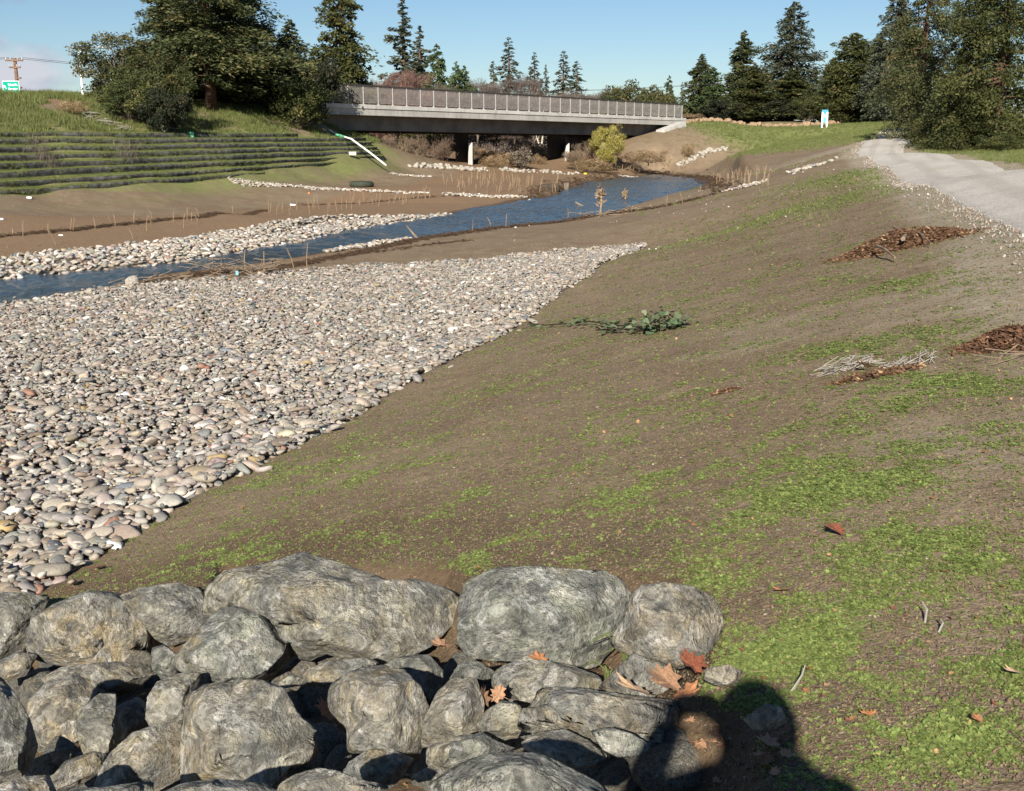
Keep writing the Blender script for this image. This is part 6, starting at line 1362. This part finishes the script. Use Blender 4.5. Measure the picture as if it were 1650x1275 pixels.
def weeds():
    r = np.random.default_rng(31); x, y = stuff_pts(1000000, r, 2.3, 34, .95)
    k = bare_ok(x, y) & (x > np.interp(y, [p[1] for p in BASELINE[:5]], [p[0] for p in BASELINE[:5]]) - .25) & (sdist(ROCKZ, x, y) > -.04); x, y = x[k], y[k]
    g, rb, gr = masks(x, y); nz = fbm(x, y, 2.2, 4, 71); n2 = fbm(x, y, 9., 3, 72)
    dens = np.clip((g + 1.5 * (nz - .5) + 1.3 * (n2 - .5)) * 1.9 - .30, .075, 1.0) * np.clip(1.2 - .8 * gr, .15, 1)
    # a thin fringe of weeds along the stone bed
    k = r.uniform(size=len(x)) < dens * np.clip(2.6 / np.maximum(y, 2.3) * 1.9, .25, 1); x, y, g = x[k], y[k], g[k]; n = len(x)
    s = (.0045 + .0085 * r.beta(1.3, 3, n)) * (1 + .5 * smooth(.25, .8, g)) * (1 + .085 * np.maximum(0, y - 4)); z = height(x, y) - .001
    pr = [sprig_mesh(200 + i, 9 + i, .5, .7 + .08 * i, 'weed') for i in range(6)]
    gn_scatter('ground_weeds', np.c_[x, y, z], np.c_[r.normal(-.12, .12, n), r.normal(0, .12, n), r.uniform(0, 6.28, n)], np.repeat(s[:, None], 3, 1) * np.array([1, 1, .8]), r.integers(0, 6, n), pr); print('weeds', n)
weeds()
def pebbles():
    r = np.random.default_rng(41); x, y = stuff_pts(60000, r, 2.3, 45, 1.0); k = bare_ok(x, y) & (sdist(ROCKZ, x, y) > -.3); x, y = x[k], y[k]
    n = len(x); k = r.uniform(size=n) < .25 + .5 * (fbm(x, y, .8, 3, 5) > .52); x, y = x[k], y[k]; n = len(x)
    s = (.003 + .0075 * r.beta(1, 6, n)) * (1 + .05 * np.maximum(0, y - 4)); s[r.uniform(size=n) < .012] *= 2.2; z = height(x, y) + s * .2
    c = cob_cols(n, r) * r.uniform(.35, .7, (n, 1)) * np.array([1, .92, .8]); kk = r.uniform(size=n) < .05; c[kk] *= 1.7
    gn_scatter('soil_pebbles', np.c_[x, y, z], np.c_[r.normal(0, .3, (n, 2)), r.uniform(0, 6.28, n)], s[:, None] * r.uniform(.8, 1.2, (n, 3)), r.integers(0, 12, n), CPROTO, c)
    # clods of soil
    x, y = stuff_pts(150000, r, 2.3, 30, 1.0); k = bare_ok(x, y) & (sdist(ROCKZ, x, y) > -.5); x, y = x[k], y[k]; n = len(x); s = (.003 + .009 * r.beta(1, 4.5, n)) * (1 + .04 * np.maximum(0, y - 4)); z = height(x, y) + s * .1
    c = np.array([(.180, .130, .084)]) * r.uniform(.55, 1.35, (n, 1)) * (1 + r.normal(0, .05, (n, 3)))
    gn_scatter('soil_clods', np.c_[x, y, z], r.uniform(0, 6.28, (n, 3)), s[:, None] * r.uniform(.7, 1.3, (n, 3)), r.integers(0, 12, n), CPROTO, c)
pebbles()
def straw():
    r = np.random.default_rng(43); x, y = stuff_pts(11000, r, 2.3, 30, 1.0); k = bare_ok(x, y) & (x > -4); x, y = x[k], y[k]; n = len(x); z = height(x, y) + .006
    g = np.random.default_rng(2); pr = []
    for i in range(4):
        mb = MB(); mb.tube([(-1, 0, 0), (0, .12 * (i - 1.5), .04), (1, 0, .02 * i)], [.022, .022, .012], 4); me = mesh_any('straw', mb.V, mb.F); a = me.attributes.new('shade', 'FLOAT', 'POINT'); a.data.foreach_set('value', [.3 + .2 * i] * len(mb.V)); me.materials.append(M['drystem'] if i % 2 else M['twig_brown']); pr.append(me)
    s = (.010 + .03 * r.beta(1.2, 5, n)) * (1 + .03 * np.maximum(0, y - 4))
    gn_scatter('straw_litter', np.c_[x, y, z], np.c_[r.normal(0, .1, (n, 2)), r.uniform(0, 6.28, n)], np.repeat(s[:, None], 3, 1), r.integers(0, 4, n), pr)
    x, y = stuff_pts(1300, r, 2.3, 34, 1.0); k = bare_ok(x, y) & (x > -3); x, y = x[k], y[k]; n = len(x); z = height(x, y) + .008
    pr = []
    for i in range(4): me = MAP[i].copy(); me.name = 'scrap'; me.materials.append(M['litter']); pr.append(me)
    s = (.006 + .016 * r.beta(1.2, 4, n)) * (1 + .04 * np.maximum(0, y - 4))
    gn_scatter('leaf_scraps', np.c_[x, y, z], np.c_[r.normal(0, .35, (n, 2)), r.uniform(0, 6.28, n)], np.repeat(s[:, None], 3, 1), r.integers(0, 4, n), pr)
    # leaves and dark litter collected between the boulders
    P = np.array([p[:2] for p in ROCKZ]); x = r.uniform(P[:, 0].min(), P[:, 0].max(), 1200); y = r.uniform(2.2, P[:, 1].max(), 1200); k = sdist(ROCKZ, x, y) < -.15; x, y = x[k], y[k]; n = len(x); s = r.uniform(.01, .035, n)
    gn_scatter('gap_litter', np.c_[x, y, height(x, y) + .015], np.c_[r.normal(0, .4, (n, 2)), r.uniform(0, 6.28, n)], np.repeat(s[:, None], 3, 1), r.integers(0, 4, n), pr)
straw()
def far_grass():
    r = np.random.default_rng(51); pr = [blade_mesh(300 + i, 16, 'grass') for i in range(5)]; X, Y, Zz, S = [], [], [], []
    # terraces
    for T_ in TREADS:
        nb, n, _ = T_.shape
        for _k in range(16):
            fi = r.uniform(0, nb - 1.01, n); j = np.arange(n - 1); i0 = fi[:-1].astype(int); fr = (fi[:-1] - i0)[:, None]; t = r.uniform(size=(n - 1, 1))
            p = (T_[i0, j] * (1 - fr) + T_[i0 + 1, j] * fr) * (1 - t) + (T_[i0, j + 1] * (1 - fr) + T_[i0 + 1, j + 1] * fr) * t
            X.append(p[:, 0]); Y.append(p[:, 1]); Zz.append(p[:, 2] - .02); S.append(r.uniform(.05, .12, n - 1))
        for _k in range(3):
            j = np.arange(n - 1); t = r.uniform(size=(n - 1, 1)); p = T_[0, j] * (1 - t) + T_[0, j + 1] * t; k_ = fbm(p[:, 0], p[:, 1], .7, 3, 77) > .5; p = p[k_]
            X.append(p[:, 0]); Y.append(p[:, 1] - .12); Zz.append(p[:, 2] - r.uniform(.02, .26, len(p))); S.append(r.uniform(.06, .15, len(p)))
    # slopes
    x = r.uniform(-45, -5, 60000); y = r.uniform(38, 84, 60000); road = (y - 75) * .634 - (x + 11.7) * .773
    k = (road < 3) & (road > -11) & (sdist(LIFT, x, y) > 0) & (np.abs(x) < .48 * y + 2) & (height(x, y) > 2.6) & (fbm(x, y, .5, 3, 61) > .38); x, y = x[k], y[k]
    X.append(x); Y.append(y); Zz.append(height(x, y) - .02); S.append(r.uniform(.12, .36, len(x)))
    x = r.uniform(4, 55, 90000); y = r.uniform(20, 125, 90000); g, rb, gr = masks(x, y); k = bare_ok(x, y) & (np.abs(x) < .48 * y + 2) & (r.uniform(size=len(x)) < np.clip(g * 1.8 - .45, 0, 1)); x, y = x[k], y[k]
    X.append(x); Y.append(y); Zz.append(height(x, y) - .02); S.append(r.uniform(.05, .13, len(x)) * (1 + y / 90))
    X, Y, Zz, S = map(np.concatenate, (X, Y, Zz, S)); n = len(X)
    gn_scatter('bank_grass', np.c_[X, Y, Zz], np.c_[r.normal(0, .1, (n, 2)), r.uniform(0, 6.28, n)], np.c_[S, S, S], r.integers(0, 5, n), pr); print('grass', n)
far_grass()
def wrack():
    r = np.random.default_rng(61); pr = []
    for i in range(4):
        mb = MB(); g = random.Random(i)
        for _ in range(9): c = Vector((g.gauss(0, .5), g.gauss(0, .3), g.uniform(0, .4))); d = Vector((g.uniform(-1, 1), g.uniform(-.6, .6), g.uniform(-.3, .3))) * .6; mb.tube([c - d, c + d], [.07, .04], 4)
        me = mesh_any('drift', mb.V, mb.F); a = me.attributes.new('shade', 'FLOAT', 'POINT'); a.data.foreach_set('value', [.15 + .16 * i] * len(mb.V)); me.materials.append(M['wrack']); pr.append(me)
    LN = [([(-60, 389), (0, 382), (110, 372), (200, 362), (280, 353), (330, 350), (420, 340)], 900, .07, .13, .1), ([(230, 460), (330, 440), (430, 438), (520, 418), (640, 394), (700, 382)], 900, .05, .10, .12), ([(700, 382), (860, 362), (960, 348), (1060, 335), (1150, 314)], 700, .07, .14, .15), ([(440, 432), (560, 412), (680, 396), (760, 388)], 260, .05, .08, .1),
          ([(1145, 292), (1150, 300), (1180, 304), (1200, 300)], 250, .1, .2, .4), ([(480, 331), (620, 324), (740, 316)], 160, .06, .1, .15), ([(1000, 272), (1060, 278), (1130, 286), (1146, 292)], 400, .12, .25, .5), ([(860, 318), (900, 300), (940, 290), (1000, 282)], 350, .1, .2, .4)]
    X, Y, S = [], [], []
    for ln, n, a, b, w_ in LN:
        P = np.array([G(*p)[:2] for p in ln]); s = np.r_[0, np.cumsum(np.linalg.norm(np.diff(P, axis=0), axis=1))]; t = r.uniform(0, s[-1], n)
        X.append(np.interp(t, s, P[:, 0]) + r.normal(0, w_, n)); Y.append(np.interp(t, s, P[:, 1]) + r.normal(0, w_, n)); S.append(r.uniform(a, b, n))
    X, Y, S = map(np.concatenate, (X, Y, S)); n = len(X)
    gn_scatter('drift_litter', np.c_[X, Y, np.maximum(height(X, Y), WZ)], np.c_[r.normal(0, .2, (n, 2)), r.uniform(0, 6.28, n)], np.c_[S, S, S], r.integers(0, 4, n), pr)
    # loose gravel along the edge of the path
    nn = 9000; t = r.uniform(0, 1, nn) ** 1.6; L = np.array([p[:2] for p in PL]); s = np.r_[0, np.cumsum(np.linalg.norm(np.diff(L, axis=0), axis=1))]; x = np.interp(t * s[-1], s, L[:, 0]) + r.normal(.12, .22, nn); y = np.interp(t * s[-1], s, L[:, 1]) + r.normal(0, .2, nn)
    k = (np.abs(x) < .48 * y + 1); x, y = x[k], y[k]; nn = len(x); sz = r.uniform(.004, .016, nn) * (1 + y / 30)
    gn_scatter('path_edge_gravel', np.c_[x, y, height(x, y) + .015], r.uniform(0, 6, (nn, 3)), np.c_[sz, sz, sz], r.integers(0, 12, nn), CPROTO, cob_cols(nn, r) * .95)
    # pale stones strewn over the near right bank beyond the stone bed
    nn = 900; x = r.uniform(0, 14, nn); y = r.uniform(24, 60, nn); k = bare_ok(x, y) & (fbm(x, y, .4, 3, 81) > .5); x, y = x[k], y[k]; nn = len(x); sz = .012 + .05 * r.beta(1, 4, nn)
    gn_scatter('strewn_stones', np.c_[x, y, height(x, y) + .01], r.uniform(0, 6, (nn, 3)), np.c_[sz, sz, sz * .7], r.integers(0, 12, nn), CPROTO, np.clip(cob_cols(nn, r) * 1.1, 0, .8))
wrack()

# ------------------------------------------------------------------ the photographer (outside the frame; the shadow at the lower right)
def photographer():
    AS = -np.array(SUND); rt = np.array([math.cos(R(10)), -math.sin(R(10)), 0]); upv = np.cross(rt, AS); upv = upv if upv[2] > 0 else -upv
    def Q(a, b, back): return EYE + rt * a + upv * b - AS * back     # offsets seen along the light
    head = Q(.175, -.06, .30); gz = hz(head[0], head[1] - .05)
    neck = head + np.array([0, -.02, -.13]); chest = neck + np.array([.0, -.03, -.22]); pel = np.array([neck[0] + .02, neck[1] - .04, gz + .92])
    sL = neck + np.array([-.17, -.02, -.07]); sR = neck + np.array([.19, -.03, -.07])
    hL = EYE + np.array([-.07, -.09, -.03]); hR = EYE + np.array([.075, -.09, -.03]); eL = Q(-.165, -.34, .12); eR = Q(.46, -.36, .16)
    J = [pel, (pel + chest) / 2, chest, neck, head + np.array([0, 0, -.03]), head + np.array([0, .005, .07]), sL, eL, hL, sR, eR, hR,
         pel + np.array([-.10, 0, -.06]), np.array([pel[0] - .13, pel[1] + .03, gz + .50]), np.array([pel[0] - .14, pel[1] - .01, gz + .07]), np.array([pel[0] - .15, pel[1] + .16, gz + .04]),
         pel + np.array([.10, 0, -.06]), np.array([pel[0] + .13, pel[1] + .03, gz + .52]), np.array([pel[0] + .16, pel[1] - .01, gz + .09]), np.array([pel[0] + .17, pel[1] + .16, gz + .06])]
    E = [(0, 1), (1, 2), (2, 3), (3, 4), (4, 5), (2, 6), (6, 7), (7, 8), (2, 9), (9, 10), (10, 11), (0, 12), (12, 13), (13, 14), (14, 15), (0, 16), (16, 17), (17, 18), (18, 19)]
    rad = [.15, .15, .165, .10, .095, .085, .09, .07, .045, .09, .07, .045, .10, .07, .05, .04, .10, .07, .05, .04]
    root = empty('person', (pel[0], pel[1], gz)); org = np.array([pel[0], pel[1], gz]); tag(root, 'person in a dark jacket holding up a camera, standing behind the viewpoint', 'person')
    me = bpy.data.meshes.new('body'); me.from_pydata([tuple(p - org) for p in J], E, []); o = link('body', me, M['cloth_blue'], root)
    sk = o.modifiers.new('skin', 'SKIN'); o.modifiers.new('sub', 'SUBSURF').levels = 2; o.modifiers['sub'].render_levels = 2
    for v, rr in zip(me.skin_vertices[0].data, rad): v.radius = (rr, rr)
    me.skin_vertices[0].data[0].use_root = True
    hc = head - org
    def blob(name, c, s, mat, sub=3):
        V, Fs = ICO[sub]; return link(name, mesh_np(name, V * np.array(s) + c, Fs, True), M[mat], root)
    blob('face', hc + np.array([0, .03, -.005]), (.072, .085, .105), 'skin'); blob('hair', hc + np.array([0, -.016, .0]), (.11, .105, .135), 'hair')
    blob('nose', hc + np.array([0, .118, -.01]), (.012, .016, .02), 'skin', 2)
    for sx in (-1, 1):
        blob('eye', hc + np.array([sx * .03, .098, .012]), (.012, .012, .009), 'black', 2); blob('ear', hc + np.array([sx * .074, .01, -.005]), (.012, .025, .034), 'skin', 2)
        h = (hL if sx < 0 else hR) - org
        blob('hand', h + np.array([-sx * .005, .02, .0]), (.03, .04, .042), 'skin', 2)
        for f in range(4):
            z = .03 - f * .021; mb = MB(); mb.tube([h + np.array([0, .035, z]), h + np.array([-sx * .012, .062, z]), h + np.array([-sx * .040, .070, z - .003])], [.010, .0095, .008], 6); mb.build('finger', M['skin'], root, smooth_=True)
        mb = MB(); mb.tube([h + np.array([0, .0, -.03]), h + np.array([-sx * .02, .0, -.046]), h + np.array([-sx * .05, .01, -.045])], [.012, .011, .009], 6); mb.build('thumb', M['skin'], root, smooth_=True)
    mb = MB(); mb.box((0, 0, -.37), (.30, .2, .22)); 
    c = bpy.data.objects.new('compact_camera', None); COL.objects.link(c); c.location = EYE + np.array([0, -.055, -.005]); tag(c, 'small black camera held up in both hands', 'camera')
    mb = MB(); mb.box((0, 0, 0), (.105, .03, .062)); mb.build('camera_body', M['black'], c); mb = MB(); mb.tube([(0, .015, 0), (0, .035, 0)], .024, 14); mb.build('lens_barrel', M['black'], c)
    mb = MB(); mb.box((-.035, 0, .035), (.016, .014, .008)); mb.build('shutter_button', M['galv'], c)
photographer()
print('done objects', len(bpy.data.objects))
